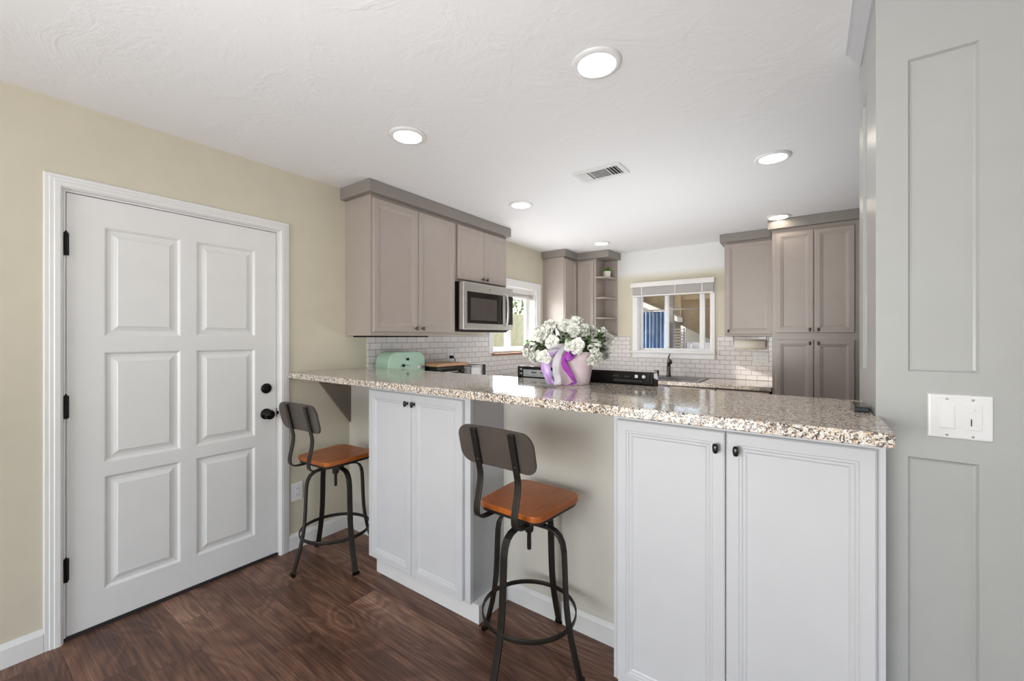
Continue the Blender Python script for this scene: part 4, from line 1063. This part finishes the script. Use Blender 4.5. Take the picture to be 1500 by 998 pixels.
for x, lab in ((-1.40, 'blue-grey post outside near the right edge of the sink window'),):
    q = MB().box(x, x+.06, 7.0, 7.06, -.02, 1.76).build('patio_post', M['curtain'], bevel=.003); tag(q, lab, 'post')
pr_ = thing('patio_roof', (-1.6, 8, 2.3), 'lumber patio roof with beams outside the sink window', 'patio roof')
MB().prism([(5.4, 2.62), (8.3, 2.34), (8.3, 2.38), (5.4, 2.66)], 'x', -3.4, 1.5).build('roof_deck', M['beam'], pr_)
for k in range(6):
    x = -3.3+k*.9; MB().prism([(5.45, 2.50), (8.3, 2.22), (8.3, 2.338), (5.45, 2.615)], 'x', x, x+.05).build('rafter', M['beam'], pr_)
MB().box(-3.4, 1.5, 8.16, 8.24, 2.02, 2.225).build('beam', M['beam'], pr_)
for x in (-3.3, -.4, 1.3): MB().box(x, x+.09, 8.155, 8.245, -.02, 2.018).build('post', M['beam'], pr_)
tp = MB(); n = 12; v = []
for i in range(n+1):
    x = -1.95+.85*i/n; s_ = .05*math.sin(PI*i/n)
    v += [(x, 8.10, 2.06), (x, 8.1+s_, 1.75-s_-.2*i/n), (x, 8.05, 1.60-.44*i/n)]
tp.add(v, [(3*i+j, 3*i+j+1, 3*i+j+4, 3*i+j+3) for i in range(n) for j in range(2)], True)
tag(tp.build('tarp', M['tarp'], solid=.004), 'tan tarp sagging below the patio roof outside the sink window', 'tarp')
sl = thing('white_canopy', (-1.6, 8.3, -.02), 'white sloping cloth canopy on thin poles beneath the tan tarp outside', 'canopy')
MB().prism([(-1.92, 1.28), (-1.1, 1.27), (-1.1, 1.42), (-1.92, 1.86)], 'y', 8.3, 8.32).build('cloth', M['sail'], sl)
for x in (-1.92, -1.12): MB().box(x, x+.02, 8.321, 8.34, -.02, 1.40).build('pole', M['greypost'], sl)
sh = thing('garden_shed', (-2.9, 7.9, -.02), 'grey board shed with a sloping white roof edge behind the blue curtain', 'shed')
MB().prism([(-3.6, -.02), (-2.0, -.02), (-2.0, 1.70), (-3.6, 2.46)], 'y', 7.70, 7.95).build('board_wall', M['greypost'], sh)
MB().prism([(-3.7, 2.50), (-1.9, 1.645), (-1.9, 1.735), (-3.7, 2.59)], 'y', 7.62, 8.0).build('fascia', M['sail'], sh)
wd = MB().box(-3.4, -1.96, 8.10, 8.15, -.02, 2.20)
tag(wd.build('plank_screen', M['beam']), 'brown plank screen under the patio roof above the white shed edge', 'screen')
ls = MB()
for k in range(9): ls.box(-2.3, -1.75, 7.50, 7.515, 1.10+k*.05, 1.120+k*.05)
for x in (-2.3, -1.77): ls.box(x, x+.02, 7.516, 7.54, -.02, 1.54)
tag(ls.build('louvred_screen', M['greypost']), 'slatted grey screen standing outside behind the blue curtain', 'screen')
fo = thing('garden_fence', (-1, 11, 0), 'pale board fence at the far end of the patio', 'fence')
b = MB()
for k in range(36): b.box(-5.9+k*.25, -5.665+k*.25, 11, 11.02, -.02, 1.5)
b.box(-5.9, 3, 11.021, 11.06, .4, .5).box(-5.9, 3, 11.021, 11.06, 1.2, 1.3); b.build('boards', M['greypost'], fo)
# garden wall and bush beyond the side window
gw = MB().box(-6.2, -6.0, 2.5, 13, -.02, 1.95).build('garden_wall', M['stucco']); tag(gw, 'ochre stucco garden wall outside the side window', 'wall')
b = MB()
for k in range(1500):
    u = random.uniform(-1, 1); a_ = random.uniform(0, 2*PI); q = math.sqrt(1-u*u); r_ = random.uniform(.7, 1)
    p = Vector((-7.0+q*math.cos(a_)*.8*r_, 9.2+q*math.sin(a_)*2.6*r_, 2.0+u*.8*r_))
    leaf_mesh(b, p, (random.gauss(0, 1), random.gauss(0, 1), random.gauss(0, 1)+.01), (.3, .2, 1), random.uniform(.10, .18), .09, .3, 2)
for yk in (7.6, 9.2, 10.8): b.tube([(-7.0, yk, -.02), (-7.0, yk+.1, 1.2), (-7.0, yk, 2.2)], [.07, .05, .03], 6)
tag(b.build('bush', M['bush']), 'leafy green bush rising above the ochre garden wall', 'bush')
